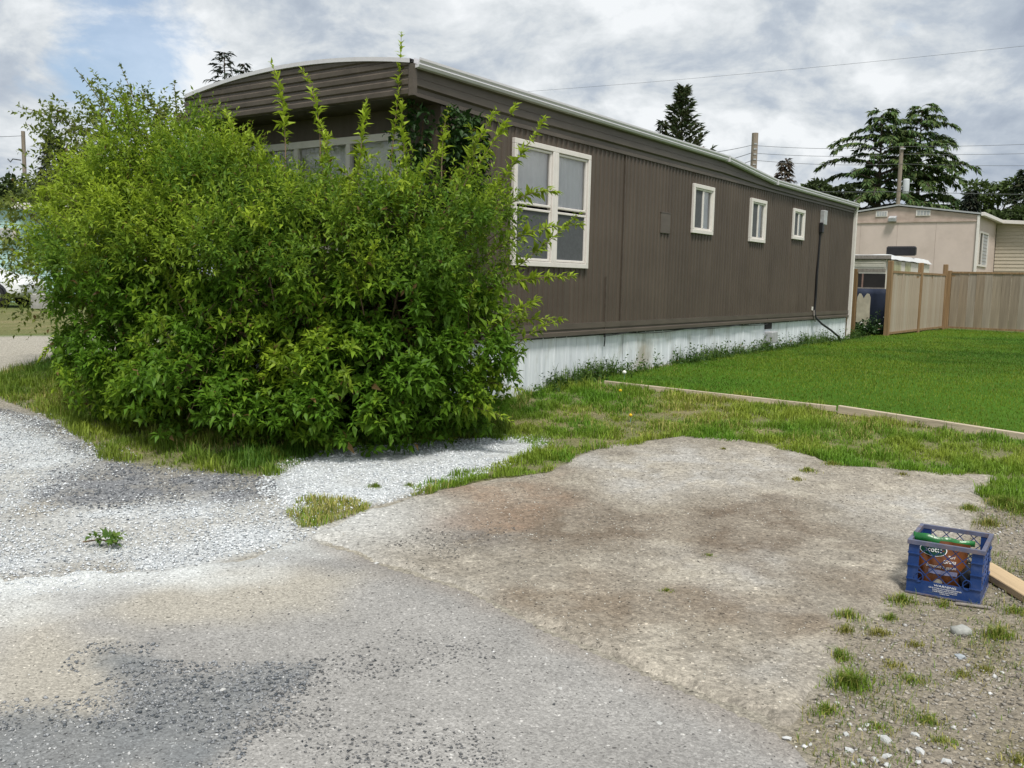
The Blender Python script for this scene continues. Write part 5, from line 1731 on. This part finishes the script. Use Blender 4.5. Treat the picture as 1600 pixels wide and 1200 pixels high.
GR = (.15, .235, .025)
TU = [(1330, 1075, .07, .13, 260, 'tall green grass tuft, biggest on the gravel below the crate', .15), (1310, 1028, .05, .08, 120, 'green tuft at the pad edge above the biggest tuft', .2),
      (1325, 970, .05, .07, 110, 'tuft at the pad edge nearest left of the crate corner', .35), (1320, 992, .045, .06, 90, 'flat tuft just below the tuft at the pad edge', .5),
      (1375, 992, .04, .06, 110, 'bright yellow tuft below the crate', .85), (1392, 968, .035, .06, 80, 'small green tuft under the crate front', .2), (1408, 942, .06, .08, 180, 'wide green tuft against the crate front left corner', .25),
      (1475, 948, .04, .06, 90, 'thin tuft against the middle of the crate front', .4), (1425, 1065, .07, .05, 120, 'flat broad weed right of the biggest tuft', .3), (1395, 1040, .05, .05, 80, 'pale tuft above the flat broad weed', .6),
      (1430, 1010, .04, .05, 70, 'reddish small tuft in the middle of the gravel', .7), (1560, 1000, .05, .11, 200, 'upright yellow-green tuft right of the grey rock', .3), (1585, 960, .05, .07, 110, 'tuft between plank and right edge', .4),
      (1450, 1130, .06, .05, 120, 'low spreading weed near the white stones', .3), (1475, 1160, .05, .04, 90, 'small leafy weed right of the white stones', .4), (1292, 1115, .05, .06, 120, 'tuft on the corner where pad and driveway meet', .2),
      (1540, 1050, .05, .05, 80, 'tuft below the upright yellow-green tuft', .5), (1515, 800, .05, .08, 150, 'tuft at the pad corner behind the crate', .35), (1545, 820, .06, .09, 160, 'yellowish tuft behind the crate right corner', .6),
      (1570, 790, .10, .13, 420, 'lush grass clump at the far right beyond the crate', .12), (1600, 800, .10, .13, 380, 'lush grass clump touching the right edge', .12), (1545, 770, .08, .11, 260, 'grass clump at the right corner of the pad', .15),
      (1262, 742, .05, .06, 150, 'grass tuft growing in the middle seam of the pad', .4), (1245, 756, .04, .05, 90, 'yellow tuft at the lower end of the pad seam', .7), (1300, 731, .06, .06, 150, 'grass tuft at the upper end of the pad seam', .4),
      (1410, 747, .04, .04, 80, 'small tuft on the pad near its far edge', .5), (1130, 707, .03, .035, 50, 'tiny tuft near the far corner of the pad', .5), (1042, 930, .03, .03, 60, 'tiny green tuft alone in the middle of the pad', .3),
      (1108, 875, .03, .03, 50, 'tiny tuft on the brown stain of the pad', .4), (585, 762, .04, .06, 110, 'green tuft in the middle of the white gravel strip', .15), (640, 760, .03, .05, 70, 'small tuft on the white gravel strip near the grass ridge', .2),
      (1500, 1055, .05, .05, 80, 'sparse tuft below the grey rock', .5), (1370, 1140, .04, .04, 70, 'thin tuft left of the white stones', .4), (1590, 1190, .05, .05, 90, 'tuft in the bottom right corner', .5), (425, 718, .07, .16, 260, 'dark grass tussock at the foot of the shrub', .1), (385, 722, .07, .14, 220, 'green grass tussock left of the dark one at the shrub foot', .15)]
for u, v, sp, hm_, nb, lb, ye in TU:
    tuft(lb, u, v, sp * 1.15, hm_ * .9, int(nb * 1.7), GR if ye < .5 else (.14, .17, .03), yellow=ye)
# pulled-up weed lying on the gravel
P = G(163, 852)
wd_ = tag(empty('uprooted_weed', (P[0], P[1], float(gz(P[0], P[1])) + .01)), 'uprooted leafy green weed lying on the white gravel', 'weed')
n = 7
pb = np.stack([RNG.uniform(-.10, .10, n), RNG.uniform(-.05, .05, n), RNG.uniform(.01, .04, n)], 1)
arr = sprigs(pb, unit(np.stack([RNG.normal(size=n), RNG.normal(size=n) * .6, RNG.uniform(.1, .7, n)], 1)), RNG.uniform(.05, .13, n), 8, .065, .5, (.06, .14, .02), (.20, .30, .06), RNG.random(n), (80, 40))
mesh_part('leaves', arr, M['leaf'], wd_, 'stuff')
MB().tube([(-.13, .01, .01), (-.03, 0, .03), (.08, -.02, .02)], .005, 5).build('stem', M['twig'], wd_)
# leaves of bramble in the gate gap, with white flowers
bx2, by2 = to_world(13.6, -.05)
br_ = tag(empty('bramble', (bx2, by2, float(gz0(bx2, by2)))), 'low dark green bramble with white flowers in the gate gap', 'plant')
n = 150
pb = np.stack([RNG.normal(0, .22, n), RNG.normal(0, .16, n), np.abs(RNG.normal(.12, .12, n))], 1)
arr = sprigs(pb, unit(RNG.normal(size=(n, 3)) + np.array([0, -.3, .8])), RNG.uniform(.08, .2, n), 7, .09, .6, (.02, .055, .012), (.06, .12, .02), RNG.random(n) * .6, (85, 50))
mesh_part('foliage', arr, M['leaf_dark'], br_, 'stuff')
for k in range(9):
    MB().lathe([(.0, -.012), (.028, 0), (.0, .012)], 8, (random.uniform(-.3, .3), random.uniform(-.25, -.1), random.uniform(.15, .45))).build('flower', M['white_flower'], br_)
for k, (u, v, lb) in enumerate(((975, 584, 'white dandelion clock standing beside the plank end'), (969, 605, 'yellow dandelion below the plank end'), (985, 645, 'small yellow dandelion in the rough grass'))):
    P = G(u, v + 14)
    d_ = tag(empty('dandelion', (P[0], P[1], float(gz(P[0], P[1])))), lb, 'flower', 'dandelions in the grass')
    hz_ = .12 if k == 0 else .07
    MB().tube([(0, 0, 0), (.005, 0, hz_)], .004, 5).build('stalk', M['curtain_green'], d_)
    r_ = .026 if k == 0 else .018
    MB().lathe([(0, hz_ - r_), (r_ * .75, hz_ - r_ * .6), (r_, hz_), (r_ * .75, hz_ + r_ * .6), (0, hz_ + r_)], 10).build('head', M['white_flower'] if k == 0 else M['yellow_flower'], d_, smooth=True)

# ------------------------------------------------------------------ gravel stones
OCT = np.array([(1, 0, 0), (-1, 0, 0), (0, 1, 0), (0, -1, 0), (0, 0, 1), (0, 0, -1.0)])
OCF = np.array([(0, 2, 4), (2, 1, 4), (1, 3, 4), (3, 0, 4), (2, 0, 5), (1, 2, 5), (3, 1, 5), (0, 3, 5)])


def stones(x, y, size, C, off=0.0):
    n = len(x)
    v = OCT[None] * RNG.uniform(.6, 1.25, (n, 6, 1)) + RNG.normal(size=(n, 6, 3)) * .18
    v[..., 2] *= .62
    a = RNG.uniform(0, 6.28, n); ca, sa = np.cos(a)[:, None], np.sin(a)[:, None]
    X = v[..., 0] * ca - v[..., 1] * sa; Y = v[..., 0] * sa + v[..., 1] * ca
    z = gz(x, y) + off + size * .22
    V = np.stack([X * size[:, None] + x[:, None], Y * size[:, None] + y[:, None], v[..., 2] * size[:, None] + z[:, None]], -1).reshape(-1, 3)
    Fc = (np.arange(n)[:, None, None] * 6 + OCF[None]).reshape(-1, 3)
    return V, Fc, np.repeat(C, 6, 0)


def ston(poly, dens, s0, s1, c0, c1, seed, thr=(.2, .5), off=0.0, margin=-.05, excl=None, sc=2.4):
    lo, hi = poly.min(0), poly.max(0)
    x, y = scatter(poly, int((hi - lo).prod() * dens), margin)
    k = in_frame(x, y) & (y > 2.6) & (RNG.random(len(x)) < sstep(thr[0], thr[1], fbm(x, y, sc, 4, seed)))
    for e in excl or []:
        k &= poly_sd(x, y, e) < -.03
    x, y = x[k], y[k]; n = len(x)
    size = s0 + (s1 - s0) * RNG.random(n) ** 2.6
    f = RNG.random(n)[:, None]
    C = (np.array(c0) * (1 - f) + np.array(c1) * f)
    return stones(x, y, size, C, off)


WH = ((.40, .43, .45), (.84, .86, .87))
DK = ((.075, .085, .10), (.26, .27, .28))
arr = merge([ston(W1, 1500, .0035, .013, (.26, .28, .30), (.80, .83, .85), 501, (.3, .55), excl=[PAD, DRIVE]), ston(W3, 2800, .004, .015, *WH, 502, (.25, .45), excl=[PAD]),
             ston(DARKG, 260, .005, .013, *WH, 503, (.3, .7)), ston(W1, 300, .005, .012, *DK, 504, (.3, .7), excl=[PAD]), ston(W1, 1100, .003, .011, *WH, 505, (.38, .68), .006, -.30, [PAD]), ston(W1, 900, .004, .013, *WH, 506, (.2, .5), .004, -.06, [PAD])])
tag(mesh_part('white_gravel', arr, M['stone']), 'crushed white gravel spread along the foot of the shrub', 'gravel', kind='stuff')
arr = merge([ston(DARKG, 2200, .004, .014, *DK, 511, (.25, .5)), *[ston(p, 5200, .003, .011, (.06, .07, .08), (.32, .33, .34), 512 + i, (.30, .56), .006, margin=-.16) for i, p in enumerate(DARK_DRIVE)],
             ston(SPARSE_DRIVE, 2800, .0025, .009, (.06, .065, .07), (.20, .20, .20), 515, (.36, .60), .006), ston(DRIVE, 60, .003, .008, (.06, .065, .07), (.2, .2, .2), 516, (.3, .6), .006, .05),
             ston(DRIVE, 26, .003, .009, (.5, .5, .48), (.75, .75, .74), 517, (.3, .6), .006, .05), ston(*[DARK_DRIVE[0]], 700, .004, .009, (.35, .36, .36), (.55, .55, .54), 518, (.3, .6), .006)])
tag(mesh_part('dark_gravel', arr, M['stone']), 'loose dark grey gravel scattered over the driveway', 'gravel', kind='stuff')
arr = merge([ston(RGRAV, 1900, .004, .013, (.11, .10, .085), (.42, .39, .34), 521, (.25, .55), excl=[PAD]), ston(RGRAV, 120, .006, .018, (.35, .34, .32), (.66, .66, .64), 522, (.3, .7), excl=[PAD]),
             ston(PAD, 380, .0025, .008, (.40, .38, .33), (.64, .62, .56), 523, (.3, .7), .02, .05), ston(PAD, 160, .0025, .007, (.08, .075, .07), (.2, .19, .17), 524, (.3, .7), .02, .05),
             ston(GP([(600, 860), (680, 830), (800, 830), (860, 850), (760, 905), (680, 900)]), 1600, .003, .009, (.07, .07, .07), (.25, .24, .22), 525, (.42, .62), .02)])
tag(mesh_part('mixed_gravel', arr, M['stone']), 'mixed tan and grey gravel with bits scattered onto the pad', 'gravel', kind='stuff')


def rock(name, label, u, v, size, flat, colr, seed, grp=None, rot=0):
    P = G(u, v)
    bm = bmesh.new(); bmesh.ops.create_icosphere(bm, subdivisions=2 if colr == 'round' else 1, radius=1)
    for p in bm.verts:
        k = 1 + (.28 if colr == 'round' else .75) * mnoise.noise(p.co * 1.3 + Vector((seed * 3.1, 0, 0)))
        p.co = Vector((p.co.x * k * size, p.co.y * k * size * .72, p.co.z * k * size * flat))
    mm = MB(); mm.bm(bm)
    me = mm.mesh(name, colr == 'round')
    c = (.34, .345, .32) if colr == 'round' else colr
    o = link(name, me, pmat('stone_%d' % seed, c, .85, .18, 30, bump=.4), None, (P[0], P[1], float(gz(P[0], P[1])) + size * flat * .45), rot)
    return tag(o, label, 'stone', grp)


rock('stone', 'smooth rounded grey rock half sunk in the gravel below the crate', 1502, 991, .052, .55, 'round', 1)
rock('stone', 'flat bluish grey stone below the smooth rounded rock', 1500, 1027, .028, .45, (.33, .36, .38), 2)
RK = [(1384, 1160, .026), (1322, 1150, .014), (1353, 1136, .015), (1326, 1176, .018), (1366, 1189, .020), (1385, 1198, .016), (1437, 1175, .022), (1430, 1149, .014), (1477, 1193, .018), (1345, 1193, .016), (1333, 1197, .012), (1385, 1184, .017),
      (1228, 1158, .017), (1266, 1166, .012), (1434, 1194, .014)]
ORD = ['leftmost', 'second from the left', 'third from the left', 'fourth from the left', 'fifth from the left', 'sixth from the left', 'seventh from the left', 'eighth from the left',
       'seventh from the right', 'sixth from the right', 'fifth from the right', 'fourth from the right', 'third from the right', 'second from the right', 'rightmost']
for i, (u, v, s) in enumerate(sorted(RK)):
    rock('stone', 'angular white stone, %s of those at the bottom right gravel edge' % ORD[i], u, v, s * 1.1, .5, (.50, .51, .50), 10 + i, 'white stones at the gravel edge', i * 1.1)
for i, (u, v, s, lb) in enumerate(((588, 883, .017, 'round white pebble on the driveway by the broken pad edge'), (704, 895, .016, 'white pebble on the broken pad edge, right of another pebble'), (876, 1079, .013, 'white pebble chip on the driveway, middle'),
                                  (970, 1083, .016, 'flat pale pebble on the driveway by the pad edge'), (347, 1079, .018, 'pale round pebble on the dark gravel patch'), (1030, 1134, .015, 'white angular chip on the driveway near the pad corner'))):
    rock('stone', lb, u, v, s, .55, (.50, .50, .48), 40 + i, None, i)

# ------------------------------------------------------------------ lumber
def plank(name, label, a, b, w, h, lift, mat):
    a = np.array(a); b = np.array(b); L = np.linalg.norm(b[:2] - a[:2])
    za, zb = float(gz0(a[0], a[1])) + lift, float(gz0(b[0], b[1])) + lift
    m = MB().box(0, L, -w / 2, w / 2, 0, h, .004)
    o = m.build(name, mat, None, (a[0], a[1], za))
    o.rotation_euler = (0, -math.atan2(zb - za, L), math.atan2(b[1] - a[1], b[0] - a[0]))
    return tag(o, label, 'plank')


A0, A1, A2 = G(944, 603)[:2], G(1306, 644)[:2], G(1720, 709)[:2]
plank('plank', 'long pale plank edging the lawn, the far left of the two', A0, A1, .045, .062, .0, M['lumber_edge'])
A1b = A1 + np.array([.01, -.035])
plank('plank', 'pale plank edging the lawn, the nearer right one of the two', A1b, A2, .055, .085, -.005, M['lumber_edge'])
C0, C1 = G(1532, 893)[:2], G(1680, 985)[:2]
plank('plank', 'short pale plank lying on the gravel beside the blue crate', C0, C1, .135, .042, .012, M['lumber'])
P = G(1520, 950)
st_ = MB().box(-.085, .085, -.010, .010, 0, .012, .003).build('stick', M['old_beam'], None, (P[0] + .0, P[1] - .0, float(gz(P[0], P[1])) + .004), R(-20))
tag(st_, 'thin grey wood splinter on the gravel at the crate corner', 'stick')

# ------------------------------------------------------------------ the blue milk crate and what is in it
CL = G(1415, 926)[:2]; CR = G(1531, 947)[:2]
crot = math.atan2(CR[1] - CL[1], CR[0] - CL[0]) - R(5)
CWD, CDP, CHT = float(np.linalg.norm(CR - CL)), .40, .290
cz = float(gz(*((CL + CR) / 2))) + .006
crate = tag(empty('milk_crate', (CL[0], CL[1], cz), crot), 'scuffed blue plastic milk crate with lattice sides on the gravel edge', 'crate')


def crate_side(L, place, front=False):
    """side panel in local (x, z): corner panels, bottom band, lattice; place maps (x, depth, z)"""
    t = .010
    def pb(x0, x1, z0, z1, y0=0, y1=t):
        m = MB().box(x0, x1, y0, y1, z0, z1)
        m.v = [place(*p) for p in m.v]; return m
    cw = .055 * L / .37
    for x0, x1 in ((0, cw), (L - cw, L)):
        o = pb(x0, x1, .075, CHT - .022).build('corner_panel', M['blue'], crate)
        for z in (.075, .15, .215):
            pb(x0 - .002, x1 + .002, z, z + .006, -.006, .0).build('rib', M['blue'], o)
    pb(0, L, .006, .075).build('bottom_band', M['blue'], crate)
    pb(-.004, L + .004, .0, .008, -.006, t).build('base_lip', M['blue_rim'], crate)
    lat = MB(); x0, x1, z0, z1 = cw, L - cw, .075, CHT - .022
    sp = .070
    for sg in (1, -1):
        k = -12
        while k < 24:
            c = k * sp; k += 1
            # line z = z0 + sg*(x - x0 - c), clipped
            pts = []
            for x in (x0, x1):
                z = z0 + sg * (x - x0 - c) if sg > 0 else z0 - (x - x0 - c)
                pts.append((x, z))
            (xa, za_), (xb, zb_) = pts
            def clip(xa, za_, xb, zb_):
                if za_ > zb_: xa, za_, xb, zb_ = xb, zb_, xa, za_
                if zb_ <= z0 or za_ >= z1: return None
                if za_ < z0: xa += (xb - xa) * (z0 - za_) / (zb_ - za_); za_ = z0
                if zb_ > z1: xb = xa + (xb - xa) * (z1 - za_) / (zb_ - za_); zb_ = z1
                return xa, za_, xb, zb_
            q = clip(xa, za_, xb, zb_)
            if not q or math.hypot(q[2] - q[0], q[3] - q[1]) < .01: continue
            lat.bar(place(q[0], .005, q[1]), place(q[2], .005, q[3]), .0042, .0042)
    lat.build('lattice', M['blue'], crate)
    if front:
        for x in (x0 + .006, x1 - .012):
            m = MB(); seg = 18; rr_ = .021
            m.tube([place(x + rr_ * math.cos(a), -.002, .082 + rr_ * 1.25 * math.sin(a) + .012) for a in np.linspace(0, 2 * math.pi, seg)], .0032, 5, False)
            m.build('ring', M['blue'], crate)


crate_side(CWD, lambda x, y, z: (x, y, z), True)
crate_side(CWD, lambda x, y, z: (CWD - x, CDP - y, z))
crate_side(CDP - .024, lambda x, y, z: (CWD - y, x + .012, z))
crate_side(CDP - .024, lambda x, y, z: (y, CDP - .012 - x, z))
m = MB()
o_ = .008
for bx in ((-o_, CWD + o_, -o_, .012, CHT - .022, CHT), (-o_, CWD + o_, CDP - .012, CDP + o_, CHT - .022, CHT), (-o_, .012, .012, CDP - .012, CHT - .022, CHT), (CWD - .012, CWD + o_, .012, CDP - .012, CHT - .022, CHT)):
    m.box(*bx)
m.build('rim', M['blue_rim'], crate)
m = MB()
for k in range(8):
    m.box(.012, CWD - .012, .02 + k * (CDP - .05) / 7.5, .03 + k * (CDP - .05) / 7.5, .008, .014)
for k in range(7):
    m.box(.02 + k * (CWD - .05) / 6.5, .03 + k * (CWD - .05) / 6.5, .012, CDP - .012, .0145, .018)
m.build('base_grid', M['blue'], crate)


def text(body, size, name, mat, parent, xf, align='CENTER', shear=0.0, ext=.0006, sx=1.0):
    cu = bpy.data.curves.new(name, 'FONT'); cu.body = body; cu.size = size; cu.align_x = align; cu.shear = shear; cu.extrude = ext
    to = bpy.data.objects.new('tmp_text', cu); col.objects.link(to)
    me = bpy.data.meshes.new_from_object(to)
    bpy.data.objects.remove(to)
    for v in me.vertices:
        v.co = Vector(xf(v.co.x * sx, v.co.y, v.co.z))
    me.name = name
    return link(name, me, mat, parent)


for body, size, z, sx in (('WARNING', .0155, .058, 1.45), ('USE BY OTHER THAN REGISTERED OWNER', .0078, .047, 1.05), ('IS UNLAWFUL AND PUNISHABLE', .0078, .038, 1.05), ('UNDER FEDERAL AND STATE LAW', .0075, .029, 1.0), ('DAIRY & FARM', .007, .020, 1.0)):
    text(body, size, 'printed_text', M['print_white'], crate, lambda x, y, z_, zz_=z: (CWD * .53 + x, -.0015 - z_, zz_ + y), sx=sx)

# seed bag standing inside
bag = tag(empty('seed_bag', (CL[0] + math.cos(crot) * .155 - math.sin(crot) * .085, CL[1] + math.sin(crot) * .155 + math.cos(crot) * .085, cz + .018), crot + R(3)), 'brown bag of grass seed with green folded top inside the blue crate', 'bag')
BW, BT = .125, .035


def bagp(u, v, side):
    """u -1..1 across, v 0..1 up"""
    pinch = 1 - v ** 3
    th = BT * (1 - abs(u) ** 2.4) * (.25 + .75 * math.sin(math.pi * min(1, .25 + v * .75))) * pinch
    wv = .004 * math.sin(7 * v + 4 * u) + .003 * math.sin(13 * u + 5 * v)
    x = u * BW * (1 - .10 * math.sin(math.pi * v) + .06 * v)
    return (x, side * th + wv + .012 * v, v * .265)


m = MB(); NU, NV = 22, 18
for side in (-1, 1):
    n0 = len(m.v)
    for i in range(NU + 1):
        for j in range(NV + 1):
            m.v.append(bagp(-1 + 2 * i / NU, j / NV, side))
    for i in range(NU):
        for j in range(NV):
            k = n0 + i * (NV + 1) + j
            q = (k, k + NV + 1, k + NV + 2, k + 1)
            m.f.append(q if side < 0 else q[::-1])
m.build('pouch', M['bag_brown'], bag, smooth=True)
m = MB()
for i in range(31):
    u = -1 + 2 * i / 30
    x = u * .150; y = .012 + .010 * math.sin(3 * u) + (.05 * max(0, u) ** 2); zt_ = .286 - .014 * u + .004 * math.sin(9 * u)
    hh = .058 * (1 - .5 * max(0, u))
    m.v += [(x, y, zt_ - hh), (x, y + .004, zt_)]
for i in range(30):
    m.f.append((2 * i, 2 * i + 2, 2 * i + 3, 2 * i + 1))
gt = m.build('folded_top', M['bag_green'], bag, smooth=True)
sd_ = gt.modifiers.new('thick', 'SOLIDIFY'); sd_.thickness = .0012


def onbag(x, y, z_, cx_, cz_, off=.0022):
    X = cx_ + x; Z = cz_ + y
    u = max(-.98, min(.98, X / BW)); v = max(.01, min(.99, Z / .265))
    p = bagp(u, v, -1)
    return (X, p[1] - off - z_, Z)


def oval(cx_, cz_, rx, rz, off, name, mat):
    m = MB(); m.v.append(onbag(0, 0, 0, cx_, cz_, off)); n = 28
    for rr_ in (.5, 1):
        m.v += [onbag(rx * rr_ * math.cos(2 * math.pi * k / n), rz * rr_ * math.sin(2 * math.pi * k / n), 0, cx_, cz_, off) for k in range(n)]
    for k in range(n):
        j = (k + 1) % n
        m.f += [(0, 1 + k, 1 + j), (1 + k, 1 + n + k, 1 + n + j, 1 + j)]
    m.build(name, mat, bag)


oval(-.045, .215, .068, .034, .0015, 'logo_border', M['print_white'])
oval(-.045, .215, .064, .031, .0025, 'logo_oval', M['bag_dark_green'])
text('Scotts', .036, 'printed_text', M['print_white'], bag, lambda x, y, z: onbag(x, y, z, -.045, .205, .0035))
for body, size, cx_, cz_ in (('Turf', .020, .045, .180), ('Grass', .027, .038, .155), ('Semence \u00e0 gazon', .0215, -.002, .126)):
    text(body, size, 'printed_text', M['print_white'], bag, lambda x, y, z, a=cx_, b=cz_: onbag(x, y, z, a, b), shear=.2)
m = MB()
for i in range(13):
    x = -.06 + .14 * i / 12
    m.v += [onbag(x, 0, 0, 0, .092, .0018), onbag(x, 0, 0, 0, .114, .0018)]
for i in range(12):
    m.f.append((2 * i, 2 * i + 2, 2 * i + 3, 2 * i + 1))
m.build('label_band', M['bag_lilac'], bag)
oval(-.01, .045, .022, .020, .002, 'grass_picture', M['hide'])


def in_crate(x, y):
    return (CL[0] + math.cos(crot) * x - math.sin(crot) * y, CL[1] + math.sin(crot) * x + math.cos(crot) * y, cz + .019)


jug = tag(empty('white_jug', in_crate(.062, .20), crot), 'white plastic jug standing behind the seed bag in the crate', 'jug')
MB().lathe([(0, 0), (.036, .0), (.040, .01), (.040, .11), (.03, .14), (.014, .155), (.014, .175)], 20).build('body', M['white_plastic'], jug, smooth=True)
MB().lathe([(.0, .190), (.017, .188), (.017, .172), (.0, .170)], 16).build('cap', M['white_plastic'], jug, smooth=True)
pot = tag(empty('black_pouch', in_crate(.285, .13), crot), 'crumpled black bag slumped at the right inside the crate', 'bag')
bm = bmesh.new(); bmesh.ops.create_icosphere(bm, subdivisions=3, radius=1)
for p in bm.verts:
    k = 1 + .22 * mnoise.noise(p.co * 2.2)
    p.co = Vector((p.co.x * .062 * k, p.co.y * .085 * k, max(-.0, .075 + p.co.z * .080 * k)))
mm = MB(); mm.bm(bm); mm.build('pouch', M['black'], pot, smooth=True)
MB().tube([(-.03, -.02, .14), (-.01, -.01, .17), (.03, .0, .165), (.05, .01, .13)], .008, 6).build('knot', M['black'], pot, smooth=True)
